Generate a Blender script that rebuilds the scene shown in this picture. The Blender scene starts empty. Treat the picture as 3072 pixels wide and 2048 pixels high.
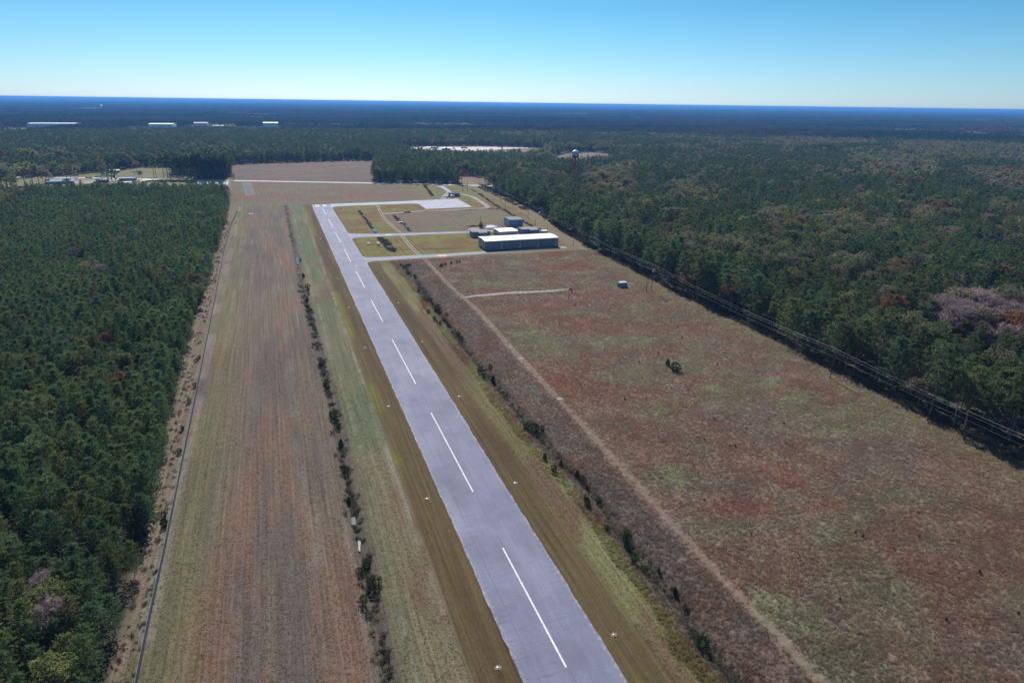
import bpy, math, random
import numpy as np

# ------------------------------------------------------------------ camera, light, exposure
C = bpy.context.scene.collection
scene = bpy.context.scene
from mathutils import Matrix, Vector
cam_data = bpy.data.cameras.new('camera')
cam = bpy.data.objects.new('camera', cam_data)
C.objects.link(cam)
CAM_R = Vector((0.946336, -0.322938, 0.012651))
CAM_U = Vector((0.095111, 0.315696, 0.944081))
CAM_F = Vector((0.308873, 0.892215, -0.32947))
m = Matrix((CAM_R, CAM_U, -CAM_F)).transposed().to_4x4()
m.translation = (0, 0, 100)
cam.matrix_world = m
cam_data.sensor_width = 36.0
cam_data.lens = 24.02
cam_data.clip_start = 1.0
cam_data.clip_end = 250000.0
scene.camera = cam

SUN_EL, SUN_AZ = math.radians(36), math.radians(7.5)     # azimuth measured from +Y towards +X
world = bpy.data.worlds.new("World")
scene.world = world
world.use_nodes = True
wn = world.node_tree
wn.nodes.clear()
sky = wn.nodes.new('ShaderNodeTexSky')
sky.sky_type = 'NISHITA'
sky.sun_disc = False
sky.sun_elevation = SUN_EL
sky.sun_rotation = SUN_AZ
sky.altitude = 0
sky.air_density = 1.0
sky.dust_density = 0.3
sky.ozone_density = 1.6
bg = wn.nodes.new('ShaderNodeBackground')
bg.inputs['Strength'].default_value = 0.05
wo = wn.nodes.new('ShaderNodeOutputWorld')
# deeper cyan in the lowest degrees of the sky, where the clear dry air showed it
wtc = wn.nodes.new('ShaderNodeTexCoord')
wsx = wn.nodes.new('ShaderNodeSeparateXYZ'); wn.links.new(wtc.outputs['Generated'], wsx.inputs[0])
wr = wn.nodes.new('ShaderNodeValToRGB'); wn.links.new(wsx.outputs[2], wr.inputs[0])
el = wr.color_ramp.elements
el[0].position, el[0].color = 0.0, (.62, .95, 1.62, 1)
el[1].position, el[1].color = 0.35, (.92, .97, 1.0, 1)
for p_, c_ in ((.02, (.56, .88, 1.42, 1)), (.06, (.43, .80, 1.20, 1)), (.12, (.29, .70, 1.02, 1)), (.20, (.38, .74, 1.0, 1))):
    e_ = el.new(p_); e_.color = c_
wm = wn.nodes.new('ShaderNodeMix'); wm.data_type = 'RGBA'; wm.blend_type = 'MULTIPLY'; wm.inputs[0].default_value = 1.0
wn.links.new(sky.outputs[0], wm.inputs[6]); wn.links.new(wr.outputs[0], wm.inputs[7])
wn.links.new(wm.outputs[2], bg.inputs['Color'])
wn.links.new(bg.outputs[0], wo.inputs['Surface'])

sd = bpy.data.lights.new('sun', 'SUN')
sd.energy = 4.0
sd.angle = math.radians(0.5)
sd.color = (1.0, 0.96, 0.92)
sun = bpy.data.objects.new('sun', sd)
C.objects.link(sun)
sv = Vector((math.sin(SUN_AZ)*math.cos(SUN_EL), math.cos(SUN_AZ)*math.cos(SUN_EL), math.sin(SUN_EL)))
sun.rotation_euler = sv.to_track_quat('Z', 'Y').to_euler()
scene.view_settings.view_transform = 'Standard'
scene.view_settings.look = 'None'
scene.view_settings.exposure = 0.85
scene.view_settings.gamma = 1.0
scene.cycles.max_bounces = 6
scene.cycles.diffuse_bounces = 3
scene.cycles.glossy_bounces = 2
scene.cycles.transmission_bounces = 3
scene.cycles.volume_bounces = 0
scene.cycles.transparent_max_bounces = 16
scene.cycles.use_adaptive_sampling = False

random.seed(7)
RNG = np.random.default_rng(11)

# ------------------------------------------------------------------ helpers
def hash2(ix, iy, s):
    h = (ix.astype(np.int64)*374761393 + iy.astype(np.int64)*668265263 + s*974634777) & 0x7fffffff
    h = ((h ^ (h >> 13))*1274126177) & 0x7fffffff
    h = (h ^ (h >> 16)) & 0xffff
    return h/65535.0

def vnoise(x, y, s=0):
    ix, iy = np.floor(x), np.floor(y)
    fx, fy = x-ix, y-iy
    fx, fy = fx*fx*(3-2*fx), fy*fy*(3-2*fy)
    ix, iy = ix.astype(np.int64), iy.astype(np.int64)
    a, b = hash2(ix, iy, s), hash2(ix+1, iy, s)
    c, d = hash2(ix, iy+1, s), hash2(ix+1, iy+1, s)
    return (a*(1-fx)+b*fx)*(1-fy)+(c*(1-fx)+d*fx)*fy

def fbm(x, y, s=0, o=4):
    v, a, t = 0, 1.0, 0
    for k in range(o):
        v = v + a*vnoise(x*2**k, y*2**k, s+k*17); t += a; a *= 0.55
    return v/t

def inpoly(x, y, P):
    x, y = np.asarray(x, float), np.asarray(y, float)
    r = np.zeros(x.shape, bool)
    n = len(P)
    for i in range(n):
        (x0, y0), (x1, y1) = P[i], P[(i+1) % n]
        if y0 == y1:
            continue
        c = (y0 > y) != (y1 > y)
        r ^= c & (x < (x1-x0)*(y-y0)/(y1-y0)+x0)
    return r

def dist_path(x, y, P):
    d = np.full(np.shape(x), 1e9)
    for (x0, y0), (x1, y1) in zip(P[:-1], P[1:]):
        dx, dy = x1-x0, y1-y0
        t = np.clip(((x-x0)*dx+(y-y0)*dy)/(dx*dx+dy*dy+1e-9), 0, 1)
        d = np.minimum(d, np.hypot(x-x0-t*dx, y-y0-t*dy))
    return d

def sstep(a, b, v):
    t = np.clip((v-a)/(b-a), 0, 1)
    return t*t*(3-2*t)

def mesh_np(name, V, F, mats=(), midx=None, smooth=False):
    """V (n,3), F a list of arrays (k,3) / (k,4)"""
    me = bpy.data.meshes.new(name)
    V = np.asarray(V, np.float32)
    Fs = [np.asarray(f, np.int32) for f in (F if isinstance(F, (list, tuple)) else [F]) if len(f)]
    me.vertices.add(len(V)); me.vertices.foreach_set('co', V.ravel())
    nl = sum(f.size for f in Fs); nf = sum(len(f) for f in Fs)
    me.loops.add(nl); me.polygons.add(nf)
    me.loops.foreach_set('vertex_index', np.concatenate([f.ravel() for f in Fs]))
    tot = np.concatenate([np.full(len(f), f.shape[1], np.int32) for f in Fs])
    st = np.concatenate([[0], np.cumsum(tot)[:-1]]).astype(np.int32)
    me.polygons.foreach_set('loop_start', st)
    if midx is not None:
        me.polygons.foreach_set('material_index', np.asarray(midx, np.int32))
    for mt in mats:
        me.materials.append(mt)
    me.polygons.foreach_set('use_smooth', np.full(nf, smooth, bool))
    me.update(calc_edges=True)
    return me

class MB:
    """collects simple solids into one mesh"""
    def __init__(s):
        s.V, s.F = [], []
    def face(s, pts):
        b = len(s.V); s.V += [tuple(p) for p in pts]; s.F.append(tuple(range(b, b+len(pts)))); return s
    def solid(s, V, F):
        b = len(s.V); s.V += [tuple(v) for v in V]; s.F += [tuple(i+b for i in f) for f in F]; return s
    def box(s, x0, x1, y0, y1, z0, z1):
        V = [(x, y, z) for z in (z0, z1) for x, y in ((x0, y0), (x1, y0), (x1, y1), (x0, y1))]
        return s.solid(V, [(3, 2, 1, 0), (4, 5, 6, 7), (0, 1, 5, 4), (1, 2, 6, 5), (2, 3, 7, 6), (3, 0, 4, 7)])
    def prism(s, P, z0, z1):
        n = len(P)
        a = sum(P[i][0]*P[(i+1) % n][1]-P[(i+1) % n][0]*P[i][1] for i in range(n))
        if a < 0:
            P = P[::-1]
        V = [(x, y, z0) for x, y in P]+[(x, y, z1) for x, y in P]
        return s.solid(V, [tuple(range(n-1, -1, -1)), tuple(range(n, 2*n))]+[(i, (i+1) % n, n+(i+1) % n, n+i) for i in range(n)])
    def tube(s, P, r, n=6, r1=None):
        P = [Vector(p) for p in P]
        rings = []
        for i, p in enumerate(P):
            d = (P[min(i+1, len(P)-1)]-P[max(i-1, 0)]).normalized()
            up = Vector((0, 0, 1)) if abs(d.z) < 0.9 else Vector((1, 0, 0))
            u = d.cross(up).normalized(); v = d.cross(u)
            rr = r if r1 is None else r+(r1-r)*i/(len(P)-1)
            rings.append([tuple(p+u*rr*math.cos(k*2*math.pi/n)+v*rr*math.sin(k*2*math.pi/n)) for k in range(n)])
        V = [q for R_ in rings for q in R_]
        F = [(i*n+k, i*n+(k+1) % n, (i+1)*n+(k+1) % n, (i+1)*n+k) for i in range(len(P)-1) for k in range(n)]
        F += [tuple(range(n-1, -1, -1)), tuple(range((len(P)-1)*n, len(P)*n))]
        return s.solid(V, F)
    def lathe(s, prof, n=20, c=(0, 0)):
        V = [(c[0]+r*math.cos(k*2*math.pi/n), c[1]+r*math.sin(k*2*math.pi/n), z) for r, z in prof for k in range(n)]
        F = [(i*n+k, i*n+(k+1) % n, (i+1)*n+(k+1) % n, (i+1)*n+k) for i in range(len(prof)-1) for k in range(n)]
        return s.solid(V, F)
    def build(s, name, mat, parent=None, smooth=False, loc=None):
        me = bpy.data.meshes.new(name)
        me.from_pydata(s.V, [], s.F); me.materials.append(mat); me.update()
        if smooth:
            me.polygons.foreach_set('use_smooth', np.ones(len(me.polygons), bool))
        o = bpy.data.objects.new(name, me); C.objects.link(o)
        if parent is not None:
            o.parent = parent
        if loc:
            o.location = loc
        return o

def tag(o, label=None, cat=None, group=None, kind=None):
    if label: o['label'] = label
    if cat: o['category'] = cat
    if group: o['group'] = group
    if kind: o['kind'] = kind
    return o

def thing(name, loc, label, cat, group=None, rz=0):
    o = bpy.data.objects.new(name, None); C.objects.link(o)
    o.empty_display_size = 0.5
    o.location = loc if len(loc) == 3 else (loc[0], loc[1], 0)
    o.rotation_euler = (0, 0, rz)
    return tag(o, label, cat, group)

def link(name, me, parent=None):
    o = bpy.data.objects.new(name, me); C.objects.link(o)
    if parent is not None:
        o.parent = parent
    return o

# ------------------------------------------------------------------ materials
class NT:
    def __init__(s, name):
        s.m = bpy.data.materials.new(name); s.m.use_nodes = True
        s.t = s.m.node_tree; s.t.nodes.clear()
        s.out = s.t.nodes.new('ShaderNodeOutputMaterial')
    def n(s, typ, **kw):
        q = s.t.nodes.new(typ)
        for k, v in kw.items():
            setattr(q, k, v)
        return q
    def l(s, a, b):
        s.t.links.new(a, b)
    def val(s, sock, v):
        if hasattr(v, 'is_linked'):
            s.l(v, sock)
        else:
            sock.default_value = v
    def math(s, op, a, b=None, c=None, clamp=False):
        q = s.n('ShaderNodeMath', operation=op, use_clamp=clamp)
        for i, v in enumerate((a, b, c)):
            if v is not None:
                s.val(q.inputs[i], v)
        return q.outputs[0]
    def pos(s):
        return s.n('ShaderNodeNewGeometry').outputs['Position']
    def map(s, v, scale=(1, 1, 1), rot=(0, 0, 0)):
        q = s.n('ShaderNodeMapping'); s.l(v, q.inputs['Vector'])
        q.inputs['Scale'].default_value = scale; q.inputs['Rotation'].default_value = rot
        return q.outputs[0]
    def noise(s, v, scale, detail=3, rough=0.55):
        q = s.n('ShaderNodeTexNoise'); s.l(v, q.inputs['Vector'])
        q.inputs['Scale'].default_value = scale; q.inputs['Detail'].default_value = detail; q.inputs['Roughness'].default_value = rough
        return q.outputs['Fac']
    def ramp(s, f, stops, interp='LINEAR'):
        q = s.n('ShaderNodeValToRGB'); s.l(f, q.inputs[0])
        e = q.color_ramp.elements; q.color_ramp.interpolation = interp
        while len(e) < len(stops): e.new(0.5)
        for k, (p, c) in enumerate(stops):
            e[k].position = p; e[k].color = (*c, 1) if len(c) == 3 else c
        return q.outputs[0]
    def rng(s, f, a, b, c=0.0, d=1.0):
        q = s.n('ShaderNodeMapRange'); s.l(f, q.inputs[0])
        for i, v in enumerate((a, b, c, d)):
            q.inputs[i+1].default_value = v
        return q.outputs[0]
    def mix(s, f, a, b, typ='MIX'):
        q = s.n('ShaderNodeMix', data_type='RGBA', blend_type=typ)
        s.val(q.inputs[0], f)
        for i, v in ((6, a), (7, b)):
            if isinstance(v, tuple):
                v = (*v, 1) if len(v) == 3 else v
            s.val(q.inputs[i], v)
        return q.outputs[2]
    def hsv(s, col, h=0.5, sat=1.0, v=1.0):
        q = s.n('ShaderNodeHueSaturation')
        s.l(col, q.inputs['Color'])
        for k, x in (('Hue', h), ('Saturation', sat), ('Value', v)):
            s.val(q.inputs[k], x)
        return q.outputs[0]
    def bump(s, h, strength=0.5, dist=0.1):
        q = s.n('ShaderNodeBump'); s.l(h, q.inputs['Height'])
        q.inputs['Strength'].default_value = strength; q.inputs['Distance'].default_value = dist
        return q.outputs[0]
    def bsdf(s, col, rough=0.8, spec=0.3, metal=0.0, normal=None):
        q = s.n('ShaderNodeBsdfPrincipled')
        if isinstance(col, tuple): col = (*col, 1)
        s.val(q.inputs['Base Color'], col); s.val(q.inputs['Roughness'], rough)
        q.inputs['Specular IOR Level'].default_value = spec; q.inputs['Metallic'].default_value = metal
        if normal is not None: s.l(normal, q.inputs['Normal'])
        s.l(q.outputs[0], s.out.inputs['Surface'])
        return q

def simple(name, col, rough=0.7, spec=0.3, metal=0.0, var=0.15, scale=0.8, bump=0.0):
    t = NT(name); p = t.pos()
    n1 = t.noise(p, scale, 4)
    c = t.hsv(t.mix(0.0, col, col), 0.5, 1.0, t.rng(n1, 0.3, 0.7, 1-var, 1+var))
    nb = t.bump(t.noise(p, scale*6, 3), bump, 0.05) if bump else None
    t.bsdf(c, rough, spec, metal, nb)
    return t.m

def siding(name, col, rough=0.45, pitch=0.9, var=0.12, spec=0.4, horiz=False):
    """ribbed metal sheet with faint streaks and grime"""
    t = NT(name); p = t.pos()
    sx = t.n('ShaderNodeSeparateXYZ'); t.l(p, sx.inputs[0])
    a = sx.outputs[2] if horiz else t.math('ADD', sx.outputs[0], sx.outputs[1])
    w = t.math('SINE', t.math('MULTIPLY', a, 2*math.pi/pitch))
    rib = t.math('SMOOTH_MAX', w, 0.55, 0.2)
    st = t.noise(t.map(p, (1.2, 1.2, 0.12)), 1.0, 4)
    pn = t.noise(t.map(p, (0.16, 0.16, 0.05)), 1.0, 1)
    v = t.math('MULTIPLY', t.rng(st, 0.3, 0.7, 1-var, 1+var*0.5), t.rng(pn, 0.3, 0.7, 0.92, 1.06))
    c = t.hsv(t.mix(0.0, col, col), 0.5, 1.0, v)
    t.bsdf(c, rough, spec, 0.0, t.bump(rib, 0.5, 0.05))
    return t.m

def foliage(name, stops, var=0.35, trans=0.42, posn=0.03):
    """leaf material: per-tree random hue along stops, fine clump noise"""
    t = NT(name)
    oi = t.n('ShaderNodeObjectInfo')
    p = t.pos()
    base = t.ramp(oi.outputs['Random'], stops)
    n1 = t.noise(p, 0.9, 2)
    n2 = t.noise(p, posn, 2)
    v = t.math('MULTIPLY', t.rng(n1, 0.3, 0.7, 1-var, 1+var), t.rng(n2, 0.3, 0.7, 0.78, 1.2))
    c = t.hsv(base, 0.5, 1.0, v)
    d = t.n('ShaderNodeBsdfDiffuse'); t.l(c, d.inputs[0])
    tr = t.n('ShaderNodeBsdfTranslucent'); t.l(c, tr.inputs[0])
    mx = t.n('ShaderNodeMixShader'); mx.inputs[0].default_value = trans
    t.l(d.outputs[0], mx.inputs[1]); t.l(tr.outputs[0], mx.inputs[2])
    t.l(mx.outputs[0], t.out.inputs['Surface'])
    return t.m

M = {}
M['pine_young'] = foliage('pine_young_needles', [(0, (.105, .170, .090)), (.35, (.118, .185, .085)), (.7, (.145, .198, .078)), (.93, (.165, .200, .078)), (1, (.185, .185, .080))])
M['pine_tall'] = foliage('pine_tall_needles', [(0, (.095, .145, .075)), (.5, (.115, .162, .074)), (1, (.160, .180, .070))])
M['leaf_olive'] = foliage('broadleaf_olive', [(0, (.27, .27, .15)), (.5, (.31, .30, .165)), (1, (.34, .31, .14))], 0.4, 0.3)
M['leaf_green'] = foliage('broadleaf_green', [(0, (.20, .25, .115)), (.6, (.25, .28, .12)), (1, (.31, .32, .14))], 0.4, 0.3)
M['leaf_grey'] = foliage('broadleaf_thin', [(0, (.29, .25, .20)), (.5, (.30, .275, .19)), (1, (.33, .265, .18))], 0.35, 0.25)
M['leaf_rust'] = foliage('broadleaf_rust', [(0, (.31, .20, .12)), (.5, (.33, .165, .105)), (1, (.38, .23, .11))], 0.35, 0.3)
M['twig'] = foliage('bare_twigs', [(0, (.36, .28, .285)), (1, (.40, .31, .29))], 0.25, 0.1)
M['shrub'] = foliage('shrub_leaves', [(0, (.035, .065, .028)), (.6, (.05, .085, .03)), (1, (.09, .11, .03))], 0.4, 0.2, 0.3)
M['bark'] = simple('bark', (.19, .155, .135), 0.9, 0.1, var=0.3, scale=2)
M['weed'] = foliage('dry_weeds', [(0, (.11, .09, .078)), (.5, (.15, .125, .10)), (1, (.13, .145, .08))], 0.35, 0.2, 0.15)

def attr_mat():
    """grass tufts: coloured like the patch of field they grow in"""
    t = NT('grass_blades')
    a = t.n('ShaderNodeAttribute', attribute_type='INSTANCER', attribute_name='tint')
    d = t.n('ShaderNodeBsdfDiffuse'); t.l(a.outputs['Color'], d.inputs[0])
    tr = t.n('ShaderNodeBsdfTranslucent'); t.l(a.outputs['Color'], tr.inputs[0])
    mx = t.n('ShaderNodeMixShader'); mx.inputs[0].default_value = 0.5
    t.l(d.outputs[0], mx.inputs[1]); t.l(tr.outputs[0], mx.inputs[2])
    t.l(mx.outputs[0], t.out.inputs['Surface'])
    return t.m
M['grass'] = attr_mat()

# ------------------------------------------------------------------ the site in metres (x across, y along the runway)
RWX0, RWX1, RWY1 = 34.6, 52.9, 727.0
LEFT_EDGE = [(0, -33), (60, -34), (120, -35), (270, -39.5), (500, -41), (685, -40.5), (700, -41), (750, -45), (850, -51), (990, -52)]
RIGHT_EDGE = [(0, 210), (60, 210), (120, 208), (143, 206), (162, 206), (187, 208), (226, 210), (263, 211), (316, 211), (413, 216), (520, 224), (622, 241), (700, 246), (788, 249), (850, 252)]
def edge(y, E):
    return np.interp(y, [e[0] for e in E], [e[1] for e in E])
ROAD = [(-900, 1180), (-420, 1105), (-239, 1050), (-146, 1013), (-46, 974), (75, 927), (187, 882.5), (228, 862), (252, 852), (420, 780), (800, 640)]
DITCH_L = [(9.3, 727.5), (9.9, 541.0), (10.0, 449.5), (10.2, 382.9), (10.8, 332.0), (11.5, 275.1), (12.2, 237.2), (12.3, 207.6), (11.9, 179.8), (11.6, 153.5), (11.7, 135.1), (11.5, 120.0), (11.4, 106.1), (11.5, 98.6), (10, 70), (10, 40)]
DITCH_R = [(74.5, 434.0), (74.7, 379.2), (73.2, 333.2), (72.8, 299.2), (71.9, 265.0), (72.2, 234.1), (72.3, 208.6), (72.4, 188.8), (72.7, 167.3), (74.0, 151.2), (74.0, 137.6), (72.6, 120.6), (72.7, 110.5), (72.8, 100.8), (71.1, 87.8), (73, 72), (73, 40)]
DITCH_N1 = [(75.9, 675.6), (75.6, 639.8), (75.7, 616.7), (74.9, 592.3), (74.6, 566.7), (74.7, 554.6)]
DITCH_N2 = [(75.1, 532.9), (75.1, 516.2), (75.3, 496.0), (76.4, 478.0)]
DITCH_N3 = [(103.8, 643.1), (102.7, 609.8), (103.7, 584.8), (102.7, 553.9)]
DITCH_N4 = [(110.7, 648.2), (140.9, 655.5), (170.9, 656.7), (198.2, 659.6), (210.9, 653.7)]
DITCH_N5 = [(228.8, 815.7), (223.0, 745.8), (215.9, 682.7), (213.9, 640.7), (210.1, 597.4), (208.5, 561.2), (208.1, 535.7)]
DITCH_N6 = [(180.8, 869.4), (173.3, 803.4), (168.8, 767.3)]
DITCHES = [DITCH_L, DITCH_R, DITCH_N1, DITCH_N2, DITCH_N3, DITCH_N4, DITCH_N5, DITCH_N6]
TRACK = [(98.3, 709.9), (93.4, 654.7), (92.1, 603.0), (92.5, 562.0), (94.4, 549.4), (92.0, 528.4), (91.1, 500.5), (90.4, 471.1), (91.4, 456.2), (92.1, 449.1), (91.4, 409.3), (90.8, 374.0), (91.7, 346.4), (92.4, 322.1), (91.9, 298.1), (90.6, 265.1), (89.9, 221.8), (89.4, 192.1), (88.9, 170.9), (88.4, 155.5), (87.6, 134.3), (87.0, 115.1), (87.0, 98.3), (87.3, 86.2), (87.0, 73.9), (93, 40)]
BRANCH = [(92.3, 346.7), (98.9, 348.8), (107.2, 348.0), (114.0, 349.6), (133.2, 347.0), (143.8, 346.0), (154.2, 347.7)]
LOOP = [(196.1, 786.6), (202.9, 780.0), (207.5, 765.8), (210.3, 746.1), (208.2, 710.8), (206.0, 683.8), (203.7, 666.2), (199.0, 662.2), (171.6, 659.3), (141.3, 657.4), (111.9, 654.9), (125.0, 655.9), (108.1, 652.8), (100.3, 651.1), (93.9, 650.9)]
ENTRY = [(198.3, 861.2), (199.1, 841.6), (196.9, 808.9), (195.1, 795.4), (189.0, 779.9), (181.0, 759.2), (174.6, 740.8)]
FIELD_N = [(-57, 985), (-36, 970), (60, 934), (122, 906), (130, 960), (150, 1090), (178, 1277), (60, 1262), (-58, 1230)]
YARD = [(270, 1605), (250, 1500), (265, 1290), (345, 1225), (420, 1250), (500, 1300), (575, 1430), (600, 1590), (480, 1640), (360, 1655), (300, 1650)]
FIELD_T = [(440, 1075), (505, 1270), (548, 1330), (600, 1400), (665, 1420), (680, 1350), (610, 1200), (540, 1060)]
GAP = [(231, 869), (243, 975), (262, 985), (300, 900), (283, 846), (256, 856)]
TOWN = [(-300, 866), (-340, 1010), (-262, 1090), (-185, 1205), (-142, 1192), (-128, 1050), (-50, 1003), (-50, 955), (-52, 845), (-160, 862)]
PLANT = [(-30, 0), (-38, 700), (-51, 840), (-60, 850), (-160, 868), (-300, 868), (-360, 640), (-400, 300), (-240, 0)]
LOTS = [(-95, 990), (-50, 972), (-50, 880), (-95, 880)]

# ------------------------------------------------------------------ ground: one sheet, fine at the airfield, out to the horizon
def axis(fine, far_lo, far_hi):
    a = list(fine)
    st, v = fine[1]-fine[0], fine[0]
    lo = []
    while v > far_lo:
        st *= 1.35; v -= st; lo.append(v)
    st, v = fine[-1]-fine[-2], fine[-1]
    hi = []
    while v < far_hi:
        st *= 1.35; v += st; hi.append(v)
    return np.array(lo[::-1]+a+hi)
gx = axis(np.concatenate([np.arange(-60, 90, 1.25), np.arange(90, 290, 2.0)]), -60000, 60000)
gy = axis(np.concatenate([np.arange(30, 420, 2.0), np.arange(420, 1000, 3.0), np.arange(1000, 1300, 6.0)]), -3000, 70000)
GX, GY = np.meshgrid(gx, gy)
def blend(a, b, w):
    return a*(1-w[..., None])+np.asarray(b)*w[..., None]

def ground_colour(x, y):
    """albedo of the soil and grass at each point, from the real plant cover"""
    n0 = fbm(x/60, y/60, 1); n1 = fbm(x/18, y/18, 5); n2 = fbm(x/5, y/5, 9); n3 = fbm(x/7, y/60, 21); n4 = fbm(x/2.6, y/120, 31)
    col = np.zeros(np.shape(x)+(3,)) + np.array((.055, .050, .038))          # forest floor
    rough = np.zeros(np.shape(x)) + 0.5
    yy, xx = y, x
    le, re = edge(y, LEFT_EDGE), edge(y, RIGHT_EDGE)
    road_y = np.interp(x, [p[0] for p in ROAD], [p[1] for p in ROAD])
    air = (x > le-2) & (x < re+3) & (y < road_y)
    dl = np.interp(y, [p[1] for p in DITCH_L[::-1]], [p[0] for p in DITCH_L[::-1]])
    dr = np.interp(y, [p[1] for p in DITCH_R[::-1]], [p[0] for p in DITCH_R[::-1]])
    tr = np.interp(y, [p[1] for p in TRACK[::-1]], [p[0] for p in TRACK[::-1]])
    c = np.zeros_like(col)
    # big mown field on the left
    lf = np.zeros_like(col)+np.array((.124, .100, .074))
    lf = blend(lf, (.156, .094, .066), sstep(.48, .62, n3)*.7)
    lf = blend(lf, (.098, .082, .072), sstep(.50, .62, fbm(x/9, y/90, 41))*.8)
    lf = blend(lf, (.120, .122, .048), sstep(13+8*(n1-.5), 1, x-(-33.5)-4)*sstep(.34, .52, fbm(x/8, y/120, 51))*.5)
    lf = blend(lf, (.185, .165, .145), sstep(.60, .74, n4)*sstep(.35, .6, n1)*.45)
    lf = blend(lf, (.115, .105, .055), sstep(560, 640, y)*sstep(.45, .6, n1)*.7)
    c = lf
    # fence margin
    c = blend(c, (.150, .118, .088), sstep(-33.5, -35.5, x)*(.6+.4*n2))
    c = blend(c, (.20, .17, .145), sstep(-30.5, -31.5, x)*sstep(-35, -33.5, x)*sstep(.42, .58, n1)*.6)
    # strip between ditch and runway verge
    s = sstep(-1, 2, x-dl-2)
    st = np.zeros_like(col)+np.array((.118, .115, .066))
    st = blend(st, (.145, .125, .078), sstep(.45, .6, n3))
    st = blend(st, (.125, .078, .052), sstep(.56, .66, fbm(x/14, y/40, 61))*.7)
    st = blend(st, (.090, .110, .060), sstep(.5, .62, fbm(x/20, y/70, 66))*.7)
    st = blend(st, (.22, .215, .17), sstep(.9, .2, abs(x-24.6-1.2*(n1-.5)))*sstep(.35, .55, n2)*.55)
    st = blend(st, (.20, .19, .15), sstep(.8, .2, abs(x-(dl+5.2)))*sstep(.4, .55, n2)*.5)
    c = c*(1-s[..., None])+st*s[..., None]
    # verge of short brown grass along the runway
    vl = sstep(25.6, 26.6, x+.8*(n1-.5))
    vg = np.zeros_like(col)+np.array((.092, .069, .034))
    vg = blend(vg, (.076, .053, .028), sstep(.45, .6, fbm(x/2.2, y/90, 71)))
    vg = blend(vg, (.125, .120, .022), sstep(.52, .64, fbm(x/9, y/45, 75))*sstep(30, 27, x)*.9)
    c = c*(1-vl[..., None])+vg*vl[..., None]
    # right of the runway
    r1 = sstep(60.2, 61.8, x+1.4*(n1-.5))
    ol = np.zeros_like(col)+np.array((.128, .112, .052))
    ol = blend(ol, (.115, .075, .048), sstep(.5, .62, fbm(x/12, y/50, 81))*.85)
    ol = blend(ol, (.148, .150, .070), sstep(.5, .62, fbm(x/9, y/40, 85))*.8)
    c = c*(1-r1[..., None])+ol*r1[..., None]
    r2 = sstep(-4, -1.5, x-dr+2*(n1-.5))
    mv = np.zeros_like(col)+np.array((.134, .100, .080))
    mv = blend(mv, (.118, .098, .086), sstep(.45, .6, n1))
    mv = blend(mv, (.130, .085, .060), sstep(.55, .65, n2)*.6)
    c = c*(1-r2[..., None])+mv*r2[..., None]
    # the wide rough field
    r3 = sstep(-1, 3, x-tr+1.5*(n1-.5))
    rf = np.zeros_like(col)+np.array((.162, .108, .083))
    rf = blend(rf, (.146, .120, .098), sstep(.42, .6, n1)*.8)
    wx_, wy_ = x+26*(fbm(x/22, y/22, 131)-.5), y+26*(fbm(x/22, y/22, 137)-.5)
    rf = blend(rf, (.140, .130, .092), sstep(.50, .64, fbm(wx_/24, wy_/16, 141))*.75)
    rf = blend(rf, (.175, .150, .105), sstep(.52, .66, fbm(wx_/11, wy_/8, 145))*.6)
    rf = blend(rf, (.166, .098, .074), sstep(.46, .72, fbm(x/26, y/20, 91)+.3*(n2-.5))*.7)
    gp = np.zeros(np.shape(x))
    for (px, py, rx, ry, k) in GREEN:
        gp = np.maximum(gp, k*np.exp(-(((wx_-px)/(1.35*rx))**2+((wy_-py)/(1.35*ry))**2)))
    rf = blend(rf, (.156, .154, .096), sstep(.17, 1.0, gp*(.1+.9*n1+1.0*n2))*(.45+.5*sstep(.38, .55, n2)))
    rp = np.zeros(np.shape(x))
    for (px, py, rx, ry, k) in RED:
        rp = np.maximum(rp, k*np.exp(-(((wx_-px)/(1.2*rx))**2+((wy_-py)/(1.2*ry))**2)))
    rf = blend(rf, (.185, .088, .064), sstep(.2, 1.0, rp*(.2+.7*n1+.9*n2))*.6)
    rf = blend(rf, (.165, .142, .092), sstep(22, 6, re-x+8*(n1-.5))*.75)
    rf = blend(rf, (.21, .19, .13), sstep(.56, .7, n2)*.25)
    rf = blend(rf, (.180, .138, .104), sstep(2.4, .4, abs(x-tr)+2.6*(n2-.5))*.55)
    r3 = sstep(-3.6, -1, x-tr+1.2*(n2-.5))*sstep(452, 448, y)
    c = c*(1-r3[..., None])+rf*r3[..., None]
    # rusty lawn round the taxiways
    nn = sstep(446, 450, y)*sstep(52, 54, x)
    nf = np.zeros_like(col)+np.array((.135, .082, .034))
    nf = blend(nf, (.140, .125, .040), sstep(.45, .58, fbm(x/16, y/10, 101)))
    nf = blend(nf, (.125, .130, .035), sstep(.55, .66, fbm(x/10, y/8, 105))*.9)
    big = inpoly(x, y, [(98, 545), (93, 648), (135, 655), (205, 660), (219, 580), (180, 546)])
    nf = np.where(big[..., None], blend(blend(np.zeros_like(col)+np.array((.135, .098, .070)), (.125, .118, .068), sstep(.42, .58, n0)), (.14, .11, .06), sstep(.5, .6, n1)*.5), nf)
    c = c*(1-nn[..., None])+nf*nn[..., None]
    # north end grass
    ne = sstep(726, 732, y)
    nf = np.zeros_like(col)+np.array((.125, .108, .068))
    nf = blend(nf, (.140, .088, .062), sstep(.42, .56, fbm(x/50, y/25, 111))*sstep(745, 770, y))
    nf = blend(nf, (.130, .125, .045), sstep(140, 175, x)*.9)
    c = c*(1-ne[..., None])+nf*ne[..., None]
    # ground by the power line
    pw = sstep(19, 12, re-x+4*(n1-.5))*sstep(330, 420, y)
    c = blend(c, (.165, .135, .092), pw*(.6+.4*n2))
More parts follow.
